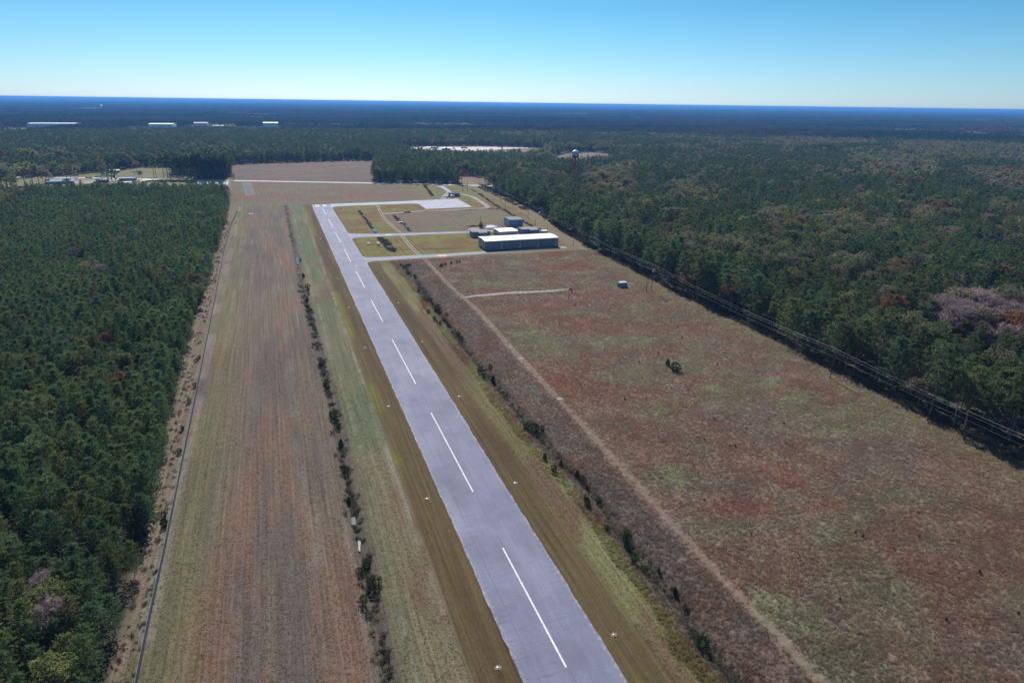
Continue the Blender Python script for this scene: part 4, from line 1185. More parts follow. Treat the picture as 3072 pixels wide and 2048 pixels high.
RS = [(72.8, 431.4), (74.1, 427.9), (76.2, 428.2), (78.1, 428.9), (73.0, 407.3), (75.4, 401.0), (75.6, 399.0), (71.2, 366.2), (70.7, 349.2), (71.4, 344.7), (73.3, 345.2), (73.2, 339.9), (71.9, 309.4), (72.5, 306.5), (72.2, 300.9), (71.4, 290.5), (68.6, 303.0), (67.9, 311.4), (68.2, 306.9), (67.6, 324.5), (73.3, 287.1), (73.2, 280.9), (69.5, 233.6), (69.8, 239.2), (75.0, 242.4), (75.5, 317.5),
      (74.6, 185.0), (70.4, 188.3), (68.8, 167.4), (71.9, 162.4), (74.3, 156.2), (74.7, 153.2), (74.1, 148.9), (74.3, 141.9), (70.5, 141.1), (71.0, 143.5), (68.6, 159.8), (74.1, 125.9), (72.1, 120.6), (72.0, 121.9), (71.0, 116.2), (70.5, 129.2), (71.6, 112.5), (74.5, 111.2), (74.2, 103.9), (74.4, 104.2), (73.8, 99.1)]
for p in RS:
    shrub(p, random.uniform(.45, .85), 'small dark shrub growing in the ditch right of the runway', 'shrubs in the right ditch', None, random.uniform(.9, 1.2))
for p in [(96.4, 421.6), (98.0, 422.7), (100.7, 425.1), (105.0, 427.1), (109.9, 430.7), (111.6, 430.2)]:
    shrub(p, random.uniform(.5, .85), 'small dark shrub in the row below the long hangar taxiway', 'shrubs south of the long hangar')
for p in [(-34.9, 219.7), (-34.1, 203.5), (-34.0, 168.2), (-33.4, 164.3), (-34.3, 256.4), (-35.2, 288.1), (-35.7, 285.2), (-34.9, 242.0)]:
    shrub(p, random.uniform(.4, .7), 'small shrub between the plantation and the fence', 'shrubs along the fence')
shrub((163.3, 556.3), 1.5, 'dark bush at the foot of the pole by the brush pile', None, 2)
SAP = [(127.1, 173.4), (133.2, 175.1), (121.5, 163.5), (126.8, 157.6), (128.2, 156.8), (139.2, 166.2), (135.2, 156.9), (150.8, 169.6), (153.7, 165.5), (143.3, 159.5), (101.4, 133.5), (103.5, 116.3), (109.1, 106.3), (111.1, 103.8), (126.8, 94.0), (128.9, 109.1), (129.4, 107.2), (142.7, 102.9), (151.7, 111.2), (132.6, 101.0), (106.7, 90.7), (123.3, 79.0), (149.9, 88.5), (106.0, 120.3), (144.2, 88.0), (139.3, 75.5), (107.8, 145.9), (108.8, 149.9),
       (131.2, 286.3), (119.6, 271.2), (123.4, 287.1), (135.8, 274.1), (146.5, 269.1), (148.7, 255.9), (127.8, 248.2), (148.2, 237.6), (135.2, 230.7), (169.4, 252.9), (181.6, 294.2), (145.3, 206.4), (164.5, 218.7), (102.2, 215.6), (109.3, 199.8), (112.0, 199.0), (138.7, 199.3), (140.2, 195.5), (119.5, 197.2), (176.0, 267.4), (188.0, 244.0), (129.1, 290.7), (112.0, 284.7)]
for p in SAP:
    shrub(p, random.uniform(.2, .38), 'tiny dark sapling dotted in the rough field', 'saplings in the rough field', random.choice([0, 3]), random.uniform(.7, 1.1))

# ------------------------------------------------------------------ chain-link fence along the plantation
M['fence'] = simple('fence_fabric', (.065, .085, .125), .5, .4, var=.2, scale=1.5)
M['rail'] = simple('dull_rail', (.17, .20, .25), .5, .4)
M['galv'] = simple('galvanised_steel', (.42, .45, .50), .4, .5, .3)
FP = [(-30.6, 60), (-31.9, 112.8), (-32.1, 130.1), (-32.1, 152.6), (-32.5, 187.5), (-32.8, 215.3), (-33.2, 251.3), (-34.0, 317.9), (-35.3, 405.8), (-36.7, 504.2), (-36.7, 613.1), (-34.2, 699.4)]
Q = smooth_path(FP, 1.0)
fence = thing('chain_link_fence', (Q[0][0], Q[0][1], 0), 'long dark chain link fence between the plantation and the mown field', 'fence')
off = Vector((Q[0][0], Q[0][1], 0))
def rel(P): return [(a-off.x, b-off.y, c) for a, b, c in P]
b = MB()
QQ = Q[::3]
for q0, q1 in zip(QQ[:-1], QQ[1:]):
    dx, dy = q1-q0; L_ = math.hypot(dx, dy); nx_, ny_ = -dy/L_*.035, dx/L_*.035
    b.prism([(q0[0]-nx_-off.x, q0[1]-ny_-off.y), (q1[0]-nx_-off.x, q1[1]-ny_-off.y), (q1[0]+nx_-off.x, q1[1]+ny_-off.y), (q0[0]+nx_-off.x, q0[1]+ny_-off.y)],   .06, 1.7)
b.build('fence_fabric', M['fence'], fence)
b = MB(); b.tube(rel([(q[0], q[1], 1.76) for q in QQ]), .045, 5); b.build('top_rail', M['rail'], fence)
pb_ = MB(); pb_.tube([(0, 0, -.2), (0, 0, 1.84)], .05, 6); pb_.lathe([(.07, 1.82), (.07, 1.86), (.0, 1.9)], 6)
post = None
for q in Q[::7][:98]:
    if post is None:
        post = pb_.build('post', M['galv'], fence); o = post
    else:
        o = post.copy(); C.objects.link(o); o.parent = fence
    o.location = (q[0]-off.x, q[1]-off.y, 0)

# ------------------------------------------------------------------ power line
M['pole'] = simple('pole_wood', (.085, .068, .058), .9, .1, var=.3, scale=2)
M['insul'] = simple('insulator', (.30, .30, .32), .3, .5)
M['wire'] = simple('wire', (.34, .34, .34), .45, .5, .3)
LINE = [(199.5, 60, 12.2), (198.5, 193.3, 12.2), (197.2, 329.3, 15.5), (207, 461.7, 14.5), (219, 592.2, 14.0), (228, 703, 13.5), (242.3, 834, 13.0), (258, 985, 13.0)]
def pole(p, h, lab, grp_, arm=True, equip=False):
    r = thing('power_pole', p, lab, 'power pole', grp_)
    b = MB(); b.tube([(0, 0, -.5), (0, 0, h*.5), (0, 0, h)], .19, 8, .12); b.build('pole', M['pole'], r)
    if arm:
        b = MB(); b.box(-1.35, 1.35, -.08, .08, h-.75, h-.58); b.tube([(-.75, -.10, h-.7), (0, -.14, h-1.5)], .03, 4); b.tube([(.75, -.10, h-.7), (0, -.14, h-1.5)], .03, 4)
        a = b.build('crossarm', M['pole'], r)
        for xx in (-1.2, 1.2):
            b = MB(); b.lathe([(.03, h-.58), (.09, h-.5), (.05, h-.42), (.09, h-.36), (.04, h-.28)], 8, (xx, 0)); b.build('insulator', M['insul'], a)
        b = MB(); b.lathe([(.03, h), (.09, h+.06), (.05, h+.14), (.09, h+.2), (.04, h+.28)], 8); b.build('insulator', M['insul'], r)
    if equip:
        b = MB(); b.lathe([(0, h*.72), (.3, h*.72), (.3, h*.72+.95), (.12, h*.72+1.05), (0, h*.72+1.05)], 12, (.0, -.45)); b.build('transformer', M['galv'], r)
    return r
PL = ['power pole by the dark forest edge beside the open field', 'tall power pole next to a shorter pole where the field meets the forest', 'power pole right of the long hangar', 'power pole beyond the small grey hangars against the dark forest', 'power pole at the far bend of the strip below the pines', 'power pole beside the far road', 'power pole beyond the far road']
for k, (a_, b_, h_) in enumerate(LINE):
    if k == 0: continue
    pole((a_, b_), h_, PL[k-1], None, equip=(k == 2))
pole((193.3, 327.9), 8.5, 'shorter pole standing beside the tall power pole at the forest edge', None, False, True)
for p, h_, lab in [((206.4, 512.3), 8, 'service pole behind the right end of the long hangar'), ((215.0, 647.1), 9, 'pole beside the ditch below the apron'), ((234.0, 642.4), 9, 'pole against the forest opposite the apron'), ((195.0, 708.5), 8, 'thin pole on the grass right of the apron'), ((212.4, 799.4), 11, 'first pole of the group by the terminal'), ((217.8, 798.1), 11, 'second pole of the group by the terminal'), ((225.4, 837.6), 10, 'pole near the far road behind the terminal'), ((230.9, 847.2), 9, 'slim pole near the far road close to the forest gap'), ((242.6, 922.0), 10, 'pole in the open gap beyond the far road'), ((211.6, 879.7), 12, 'pole against the tall dark pines behind the access road'), ((163.6, 557.4), 9.5, 'pole rising from the dark bush in the brush pile'), ((182.1, 554.7), 5, 'short pole left of the back hangar'), ((208.7, 545.6), 6.5, 'slim pole beside the ditch behind the grey hangars')]:
    pole(p, h_, lab, None, False)
def wire(name, off_, dz, lab, r=.014, sag=1.6):
    b = MB()
    P = []
    for (x0, y0, h0), (x1, y1, h1) in zip(LINE[:-1], LINE[1:]):
        for k in range(14):
            t = k/14
            P.append((x0+(x1-x0)*t+off_, y0+(y1-y0)*t, h0+dz+(h1-h0)*t-sag*4*t*(1-t)))
    P.append((LINE[-1][0]+off_, LINE[-1][1], LINE[-1][2]+dz))
    b.tube(P, r, 4)
    tag(b.build(name, M['wire']), lab, 'wire', 'wires of the power line')
wire('power_line_wire', -1.2, -.27, 'outer conductor wire hung on the field side of the power poles')
wire('power_line_wire', 0, .29, 'middle conductor wire hung from the tops of the power poles')
wire('power_line_wire', 1.2, -.27, 'outer conductor wire hung on the forest side of the power poles')
wire('neutral_wire', .25, -3.2, 'single lower wire hung below the three conductors', .012, 1.2)

# ------------------------------------------------------------------ hangars
M['hangar_wall'] = siding('hangar_siding', (.31, .325, .36))
M['hangar_door'] = siding('hangar_door_siding', (.245, .275, .30), pitch=1.1)
M['white_roof'] = siding('white_roof', (.80, .80, .80), .35, .8, .05)
M['white_wall'] = siding('pale_wall', (.46, .47, .52))
M['grey_roof'] = siding('weathered_roof', (.19, .21, .245), .85, .8, .15, .1)
M['tin'] = siding('weathered_tin', (.24, .28, .35), .55, .7, .25)
M['blue_tin'] = siding('blue_grey_tin', (.21, .29, .40), .55, .7, .2)
M['blue_end'] = siding('pale_blue_door', (.30, .42, .58), .5, .9, .1)
M['jamb'] = simple('dark_blue_trim', (.06, .085, .15), .5, .3)
M['door_white'] = simple('white_door', (.55, .58, .68), .5, .3)
M['dark'] = simple('dark_opening', (.02, .02, .025), .9, .1)

def gable_roof(x0, x1, y0, y1, z, rise, o=.35, th=.12, axis='x'):
    b = MB()
    if axis == 'x':
        ym = (y0+y1)/2
        for a_, e_ in ((y0-o, 1), (y1+o, -1)):
            zz = z-rise*o/((y1-y0)/2)
            V = [(x0-o, a_, zz), (x1+o, a_, zz), (x1+o, ym, z+rise), (x0-o, ym, z+rise)]
            V2 = [(p[0], p[1], p[2]+th) for p in V]
            if e_ < 0: V, V2 = V[::-1], V2[::-1]
            b.solid(V+V2, [(3, 2, 1, 0), (4, 5, 6, 7), (0, 1, 5, 4), (1, 2, 6, 5), (2, 3, 7, 6), (3, 0, 4, 7)])
    else:
        xm = (x0+x1)/2
        for a_, e_ in ((x0-o, -1), (x1+o, 1)):
            zz = z-rise*o/((x1-x0)/2)
            V = [(a_, y0-o, zz), (a_, y1+o, zz), (xm, y1+o, z+rise), (xm, y0-o, z+rise)]
            V2 = [(p[0], p[1], p[2]+th) for p in V]
            if e_ < 0: V, V2 = V[::-1], V2[::-1]
            b.solid(V+V2, [(0, 1, 2, 3), (7, 6, 5, 4), (4, 5, 1, 0), (5, 6, 2, 1), (6, 7, 3, 2), (7, 4, 0, 3)])
    return b
def gable_wall(x0, x1, y0, y1, z, rise, axis='x'):
    b = MB()
    if axis == 'x':
        P = [(y0, 0), (y1, 0), (y1, z), ((y0+y1)/2, z+rise), (y0, z)]
        V = [(x, a, c) for x in (x0, x1) for a, c in P]
    else:
        P = [(x1, 0), (x0, 0), (x0, z), ((x0+x1)/2, z+rise), (x1, z)]
        V = [(a, y, c) for y in (y0, y1) for a, c in P]
    return b.solid(V, [(4, 3, 2, 1, 0), (5, 6, 7, 8, 9)]+[(i, (i+1) % 5, 5+(i+1) % 5, 5+i) for i in range(5)])
def building(name, x0, x1, y0, y1, z, rise, wall, roof, label, cat='building', axis='x', o=.35):
    cx, cy = (x0+x1)/2, (y0+y1)/2
    r = thing(name, (cx, cy), label, cat)
    x0, x1, y0, y1 = x0-cx, x1-cx, y0-cy, y1-cy
    gable_wall(x0, x1, y0, y1, z, rise, axis).build('wall', M[wall], r)
    gable_roof(x0, x1, y0, y1, z+.02, rise, o, axis=axis).build('roof', M[roof], r)
    return r, (x0, x1, y0, y1)

r, (x0, x1, y0, y1) = building('hangar', 139.6, 195.9, 464.4, 482.4, 6.3, .75, 'hangar_wall', 'white_roof', 'long low hangar of four bays with a white roof', 'hangar')
bw = (x1-x0)/4
for k in range(4):
    a_, b_ = x0+k*bw+.5, x0+(k+1)*bw-.5
    b = MB(); b.box(a_, b_-1.9, y0-.16, y0-.003, .1, 2.7); b.box(a_, b_-1.9, y0-.10, y0-.003, 2.75, 5.3); b.box(a_, b_-1.9, y0-.2, y0-.003, 2.66, 2.80)
    dr_ = b.build('hangar_door', M['hangar_door'], r)
    b = MB(); b.box(b_-1.75, b_-.7, y0-.10, y0-.003, .05, 2.25)
    d2 = b.build('side_door', M['door_white'], r)
    b = MB(); b.box(b_-.95, b_-.85, y0-.15, y0-.10, 1.0, 1.15); b.build('handle', M['galv'], d2)
for k in range(5):
    xx = x0+k*bw
    b = MB(); b.box(max(x0-.02, xx-.22), min(x1+.02, xx+.22), y0-.22, y0-.003, 0, 6.2); b.build('jamb', M['jamb'], r)
b = MB(); b.box(x0-.3, x1+.3, y0-.46, y0-.34, 6.05, 6.28); b.build('gutter', M['galv'], r)

def t_hangar(name, x0, x1, yb, yt, tx0, tx1, yf, h, wall, roof, label):
    cx, cy = (x0+x1)/2, (yb+yt)/2
    r = thing(name, (cx, cy), label, 'hangar')
    P = [(x0, yb), (tx0, yb), (tx0, yf), (tx1, yf), (tx1, yb), (x1, yb), (x1, yt), (x0, yt)]
    P = [(a-cx, b-cy) for a, b in P]
    b = MB(); b.prism(P, 0, h); b.build('wall', M[wall], r)
    o = .25
    Q_ = [(x0-o, yb-o), (tx0-o, yb-o), (tx0-o, yf-o), (tx1+o, yf-o), (tx1+o, yb-o), (x1+o, yb-o), (x1+o, yt+o), (x0-o, yt+o)]
    b = MB(); b.prism([(a-cx, c-cy) for a, c in Q_], h+.01, h+.2); b.build('roof', M[roof], r)
    b = MB(); b.box(x0+.6-cx, x1-.6-cx, yt-cy+.003, yt-cy+.12, .1, h-.7); b.build('hangar_door', M['hangar_door'], r)
    for xx in (x0-.02, tx0-.02, tx1-.1, x1-.12):
        yy2 = yf if xx in (tx0-.02, tx1-.1) else yb
        b = MB(); b.box(xx-cx, xx+.14-cx, yy2-cy-.05, yy2-cy-.003, 0, h); b.build('corner_trim', M['grey_roof'], r)
    return r
t_hangar('hangar', 143.9, 158.2, 513.5, 522.5, 148.2, 154.8, 508.6, 4.1, 'tin', 'grey_roof', 'weathered grey tee shaped hangar at the left of the small ones')
t_hangar('hangar', 185.6, 200.2, 514.6, 525.0, 191.4, 197.6, 510.4, 4.1, 'tin', 'grey_roof', 'weathered grey tee shaped hangar at the right of the small ones')
r, (x0, x1, y0, y1) = building('hangar', 165.2, 180.3, 510.8, 526.5, 3.9, .55, 'white_wall', 'white_roof', 'square hangar with a bright white roof between the two grey ones', 'hangar', o=.3)
b = MB(); b.box(x0+6.8, x0+7.4, y0-.08, y0-.003, 2.8, 3.3); b.build('vent', M['dark'], r)
b = MB(); b.box(x0+3.2, x0+4.2, y0-.09, y0-.003, .05, 2.1); b.build('side_door', M['hangar_wall'], r)
r, (x0, x1, y0, y1) = building('hangar', 187.2, 199.2, 551, 566.5, 6.0, .35, 'blue_tin', 'grey_roof', 'tall boxy blue grey hangar behind the small ones', 'hangar', o=.25)
b = MB(); b.box(x0-.12, x0-.003, y0+.4, y1-.4, .1, 5.3); b.build('hangar_door', M['blue_end'], r)
r, _ = building('storage_shed', 201.8, 206.6, 512.5, 516.5, 2.6, .35, 'white_wall', 'white_roof', 'small pinkish white shed behind the right end of the long hangar', 'shed')
# grey tank shed near the windsock
r = thing('utility_shed', (186.3, 343.7), 'small blue grey box shed in the field by the forest', 'shed')
b = MB(); b.prism([(-2.2, -1.8), (2.0, -1.8), (2.3, 1.5), (-1.6, 1.8)], 0, 2.7); b.build('wall', M['blue_tin'], r)
b = MB(); b.prism([(-2.4, -2.0), (2.2, -2.0), (2.5, 1.7), (-1.8, 2.0)], 2.71, 2.86); b.build('roof', M['tin'], r)
b = MB(); b.box(2.3, 2.85, -.9, 1.0, .1, 1.9); b.build('side_cabinet', M['tin'], r)
b = MB(); b.box(-2.75, -2.2, -.8, 1.2, .1, 2.3); b.build('cover_sheet', M['grey_roof'], r)

# terminal by the apron
M['dark_wall'] = siding('dark_teal_wall', (.06, .09, .105), .6, .6)
M['dark_roof'] = siding('dark_roof', (.10, .13, .15), .9, .6, .12, .05)
r, (x0, x1, y0, y1) = building('terminal_building', 186.2, 197.2, 755.5, 764, 3.4, .6, 'dark_wall', 'dark_roof', 'low dark terminal building at the end of the apron', 'building', o=.8)
for k in range(3):
    b = MB(); b.box(x0+1.4+k*3.2, x0+2.7+k*3.2, y0-.06, y0-.003, 1.0, 2.1); w_ = b.build('window', M['galv'], r)
b = MB(); b.box(x1-1.6, x1-.7, y0-.07, y0-.003, .05, 2.1); b.build('door', M['door_white'], r)
b = MB(); b.prism([(x0-3.4, y0+.5), (x0-.85, y0+.5), (x0-.85, y1-.5), (x0-3.4, y1-.5)], 2.9, 3.1); b.build('canopy', M['dark_roof'], r)
for yy_ in (y0+.8, y1-.8):
    b = MB(); b.tube([(x0-3.2, yy_, 0), (x0-3.2, yy_, 2.9)], .08, 6); b.build('canopy_post', M['galv'], r)
M['white_gloss'] = simple('white_gloss_paint', (.80, .80, .82), .3, .5, var=.05)
r = thing('fuel_tank', (186.0, 745.0), 'white rounded fuel tank in front of the terminal', 'tank')
n_ = 16
b = MB(); V, prof = [], [(-2.6, 0.01), (-2.45, .7), (-2.0, 1.15), (-1.3, 1.3), (1.3, 1.3), (2.0, 1.15), (2.45, .7), (2.6, .01)]
for a_, rr in prof:
    V += [(a_, rr*math.cos(k*2*math.pi/n_), 2.0+rr*math.sin(k*2*math.pi/n_)) for k in range(n_)]
b.solid(V, [(i*n_+k, (i+1)*n_+k, (i+1)*n_+(k+1) % n_, i*n_+(k+1) % n_) for i in range(len(prof)-1) for k in range(n_)])
b.build('shell', M['white_gloss'], r, True)
for a_ in (-1.5, 1.5):
    b = MB(); b.prism([(a_-.2, -1.0), (a_+.2, -1.0), (a_+.2, 1.0), (a_-.2, 1.0)], 0, 1.0); b.build('saddle', M['galv'], r)
b = MB(); b.tube([(0, 0, 3.25), (0, 0, 3.8)], .12, 8); b.build('vent_pipe', M['galv'], r)
r = thing('fuel_pump', (180.0, 749.5), 'pale fuel pump cabinet beside the white tank', 'fuel pump')
b = MB(); b.box(-.5, .5, -.35, .35, .1, 1.9); b.build('cabinet', M['white_gloss'], r)
b = MB(); b.box(-.7, .7, -.5, .5, 0, .1); b.build('plinth', M['lot'], r)
b = MB(); b.tube([(.52, 0, 1.4), (.75, -.1, .8), (.55, -.2, .4)], .04, 5); b.build('hose', M['dark'], r)

# ------------------------------------------------------------------ windsock, mast, lights and markers
M['red'] = simple('red_fabric', (.55, .045, .05), .8, .1)
M['red_paint'] = simple('red_paint', (.42, .05, .06), .5, .3)
p = (144.3, 324.9)
r = thing('windsock', p, 'red windsock drooping on its pole in the rough field', 'windsock')
b = MB(); b.tube([(0, 0, -.2), (0, 0, 6.6)], .10, 8, .07); b.build('pole', M['pole'], r)
b = MB(); b.tube([(0, 0, 6.5), (.35, 0, 6.62)], .05, 5)
n_ = 10; ring = [(.35+.0, .5*math.cos(k*2*math.pi/n_), 6.5+.5*math.sin(k*2*math.pi/n_)) for k in range(n_+1)]; b.tube(ring, .04, 4); b.build('ring', M['galv'], r)
path = [(.35, 0, 6.5, .5), (.9, 0, 6.42, .48), (1.45, 0, 6.15, .44), (1.85, 0, 5.6, .40), (1.95, 0, 4.9, .34), (1.9, 0, 4.1, .26), (1.85, 0, 3.7, .22)]
V, n_ = [], 12
for i, (a_, _, c_z, rr) in enumerate(path):
    nx0 = Vector((path[min(i+1, 6)][0]-path[max(i-1, 0)][0], 0, path[min(i+1, 6)][2]-path[max(i-1, 0)][2])).normalized()
    s_ = Vector((0, 1, 0)); t_ = nx0.cross(s_)
    V += [tuple(Vector((a_, 0, c_z))+s_*rr*math.cos(k*2*math.pi/n_)+t_*rr*math.sin(k*2*math.pi/n_)) for k in range(n_)]
b = MB(); b.solid(V, [(i*n_+k, i*n_+(k+1) % n_, (i+1)*n_+(k+1) % n_, (i+1)*n_+k) for i in range(6) for k in range(n_)])
b.build('sock', M['red'], r, True)
for i, q in enumerate([(156, 323.5), (157.2, 321), (155.4, 317.5), (153, 327.5), (151.5, 313.5), (149.3, 329), (146.6, 312)]):
    r = thing('segment_marker', q, 'white panel of the segmented circle beside the windsock', 'ground marker', 'segmented circle panels', random.uniform(-.5, .5))
    b = MB(); b.box(-.5, .5, -.22, .22, .18, .22); b.build('panel', M['white_gloss'], r)
    for xx in (-.4, .4):
        b = MB(); b.box(xx-.05, xx+.05, -.2, .2, 0, .18); b.build('foot', M['galv'], r)
p = (155.4, 241.3)
r = thing('wind_mast', p, 'thin mast with pale vane alone in the rough field', 'mast')
b = MB(); b.tube([(0, 0, 0), (0, 0, 7.0)], .05, 6, .035); b.build('pole', M['red_paint'], r)
b = MB(); b.tube([(-.25, .2, 7.6), (0, 0, 7.0), (.35, -.1, 5.6)], .06, 5); b.build('vane', M['white_gloss'], r)
b = MB(); b.lathe([(.35, 0), (.35, .12), (0, .13)], 8); b.build('footing', M['lot'], r)
M['bare_sand'] = simple('bare_sand', (.20, .16, .13), .95, .05, var=.5, scale=3.0)
M['lens'] = simple('clear_lens', (.45, .46, .48), .15, .6)
LR = [(56.1, 219.5), (55.7, 282.0), (56.3, 346.0), (56.0, 157.4), (55.9, 96.8)]
LL = [(30.9, 157.0), (31.3, 96.0), (30.6, 218.7), (30.5, 344.9), (30.7, 281.6), (30.8, 407.7), (30.7, 472.1), (30.8, 472.0), (30.4, 537.6), (30.3, 666.9)]
def edge_light(p, lab, grp_):
    r = thing('runway_light', p, lab, 'runway light', grp_)
    P = [((.75+.3*random.random())*math.cos(k*.524), (.6+.35*random.random())*math.sin(k*.524)) for k in range(12)]
    P = [(a_*.8, c_*.8) for a_, c_ in P]
    b = MB(); b.face([(a_, c_, .012) for a_, c_ in P]); b.build('bare_patch', M['bare_sand'], r)
    b = MB(); b.lathe([(.2, .0), (.2, .06), (.06, .08), (.05, .38), (.11, .4)], 10); b.build('base', M['galv'], r)
    b = MB(); b.lathe([(.11, .4), (.13, .5), (.09, .6), (0, .64)], 10); b.build('lens', M['lens'], r, True)
for p in LR: edge_light(p, 'small runway light in a bare sandy spot on the right verge', 'right runway edge lights')
for p in LL: edge_light(p, 'small runway light in a bare sandy spot on the left verge', 'left runway edge lights')
M['white_p'] = M['white_gloss']
for p, lab in [((62.6, 506.7), 'left white approach light box on the grass between the taxiways'), ((69.3, 506.4), 'right white approach light box on the grass between the taxiways')]:
    r = thing('approach_light', p, lab, 'approach light')
    b = MB(); b.box(-.9, .9, -.6, .6, .5, 1.1); b.build('housing', M['white_gloss'], r)
    for xx in (-.6, .6):
        b = MB(); b.tube([(xx, 0, 0), (xx, 0, .5)], .06, 6); b.build('leg', M['galv'], r)
    b = MB(); b.box(-.75, .75, -.66, -.61, .65, .95); b.build('lens', M['dark'], r)
r = thing('control_box', (68.9, 499.9), 'dark control box beside the right approach light', 'control box')
b = MB(); b.box(-.5, .5, -.35, .35, .3, 1.4); b.build('cabinet', M['jamb'], r)
b = MB(); b.box(-.35, .35, -.25, .25, 0, .3); b.build('footing', M['lot'], r)
for k, (p, lab) in enumerate([((-21.8, 679.2), 'pale marker board lying at the far end of the mown field'), ((102.4, 599.7), 'white culvert end in the ditch beside the track')]):
    r = thing('marker_board' if k == 0 else 'culvert_end', p, lab, 'marker' if k == 0 else 'culvert')
    b = MB(); b.prism([(-2.2, -.8), (2.2, -.6), (2.0, .8), (-2.0, .7)], .06, .35); b.build('slab', M['white_gloss'], r)
    b = MB(); b.box(-1.5, 1.5, -.3, .3, 0, .06); b.build('bed', M['lot'], r)
for p, s_ in [((90.8, 263.6), .9), ((90.6, 249.1), 1.1), ((90.0, 206.5), 1.0)]:
    r = thing('sand_heap', p, 'pale sandy heap on the track through the rough field', 'sand heap', 'sand heaps on the track')
    b = MB(); b.lathe([(1.3*s_, 0), (.9*s_, .12), (.3*s_, .2), (0, .22)], 9); b.build('heap', M['gravel'], r, True)
# low wooden posts of gates and fences
def posts(P, h, name, lab, cat='fence', rail=True):
    o_ = P[0]
    r = thing(name, o_, lab, cat)
    for q in P:
        b = MB(); b.tube([(q[0]-o_[0], q[1]-o_[1], -.2), (q[0]-o_[0], q[1]-o_[1], h)], .09, 6); b.build('post', M['pole'], r)
    if rail:
        b = MB()
        for z in (h*.5, h*.9): b.tube([(q[0]-o_[0], q[1]-o_[1], z) for q in P], .035, 4)
        b.build('rail', M['galv'], r)
posts([(188.5+k*2.2-3, 822-k*.4) for k in range(4)], 1.9, 'fence_run', 'short post fence left of the access road gate')
posts([(202+k*2.4, 818-k*.3) for k in range(3)], 1.9, 'fence_run', 'short post fence right of the access road gate')
posts([(141.5, 517.5), (141.5, 521)], 3.2, 'post_pair', 'pair of dark posts left of the grey hangar', 'post', False)
posts([(159.8, 514), (160.2, 519), (162.4, 514.5), (163, 519.5)], 3.0, 'post_group', 'dark posts between the left grey hangar and the white roofed one', 'post', False)
posts([(181.8, 512.5), (182.3, 518)], 2.6, 'post_pair', 'dark posts between the white roofed hangar and the right grey one', 'post', False)
posts([(106.0, 476.6), (118.9, 473.1), (112.5, 474.0), (97.1, 478.3), (125.9, 471.2)], .8, 'stake_row', 'row of low stakes on the grass before the long hangar', 'stakes', True)

# ------------------------------------------------------------------ vehicles
M['car_white'] = simple('white_car_paint', (.78, .78, .80), .25, .5, var=.03)
M['car_dark'] = simple('dark_car_paint', (.05, .06, .08), .25, .5, var=.03)
M['glass'] = simple('car_glass', (.02, .025, .03), .08, .6)
M['tyre'] = simple('tyre_rubber', (.02, .02, .02), .9, .1)
M['green_paint'] = simple('green_trailer_paint', (.03, .16, .13), .4, .4)
def wheel(parent, x_, y_, r_=.34, w_=.24):
    n_ = 14
    b = MB(); V = []
    for yy2, rr in ((y_-w_/2, r_*.8), (y_-w_/2, r_), (y_+w_/2, r_), (y_+w_/2, r_*.8)):
        V += [(x_+rr*math.cos(k*2*math.pi/n_), yy2, r_+rr*math.sin(k*2*math.pi/n_)) for k in range(n_)]
    b.solid(V, [(i*n_+k, (i+1)*n_+k, (i+1)*n_+(k+1) % n_, i*n_+(k+1) % n_) for i in range(3) for k in range(n_)])
    t_ = b.build('wheel', M['tyre'], parent)
    b = MB()
    for sg in (-1, 1):
        b.face([(x_+r_*.8*math.cos(k*2*math.pi/n_)*(1), y_+sg*w_*.42, r_+r_*.8*math.sin(k*2*math.pi/n_)) for k in range(n_)])
    b.build('rim', M['galv'], t_)
def car(p, lab, rz, paint='car_white', pickup=False, grp_=None):
    r = thing('parked_car', p, lab, 'car', grp_, rz)
    prof = [(-2.2, .35), (2.2, .35), (2.25, .75), (2.0, .95), (.9, 1.02), (.35, 1.5), (-.9, 1.52), (-1.5, 1.02), (-2.2, .95)] if not pickup else [(-2.6, .45), (2.5, .45), (2.55, .9), (2.3, 1.1), (1.2, 1.15), (.6, 1.75), (-.5, 1.77), (-.7, 1.15), (-2.6, 1.15)]
    V = [(x_, y_*(.94 if z_ > 1.2 else 1), z_) for y_ in (-.9, .9) for x_, z_ in prof]; n_ = len(prof)
    b = MB(); b.solid(V, [tuple(range(n_)), tuple(range(2*n_-1, n_-1, -1))]+[(i, n_+i, n_+(i+1) % n_, (i+1) % n_) for i in range(n_)])
    b.build('body', M[paint], r)
    b = MB()
    w0, w1, zt = (-1.25, .72, 1.45) if not pickup else (-.55, .95, 1.68)
    for sg in (-1, 1):
        b.box(w0, w1-.35, sg*.90-.02, sg*.90+.02, 1.06 if not pickup else 1.2, zt)
    b.build('side_windows', M['glass'], r)
    for x_ in (-1.4, 1.4):
        for y_ in (-.85, .85): wheel(r, x_, y_)
    return r
car((240.6, 616.0), 'white car parked farther back under the pines by the power line', .4)
car((238.4, 603.0), 'white car parked nearer on the bare strip under the pines', -.2)
car((178.5, 751.5), 'white pickup parked left of the fuel tank', .1, 'car_white', True)
for i, (p, lab) in enumerate([((468.6, 1381.3), 'white car at the left in the clearing by the water tower'), ((464.3, 1287.5), 'white car in the middle of the clearing by the water tower'), ((476.9, 1285.5), 'white car at the right in the clearing by the water tower'), ((-229.5, 1045.3), 'dark car parked first along the road by the houses'), ((-225.1, 1042.9), 'dark car parked second along the road by the houses')]):
    car(p, lab, 1.2 if i < 3 else -.2, 'car_white' if i < 3 else 'car_dark')
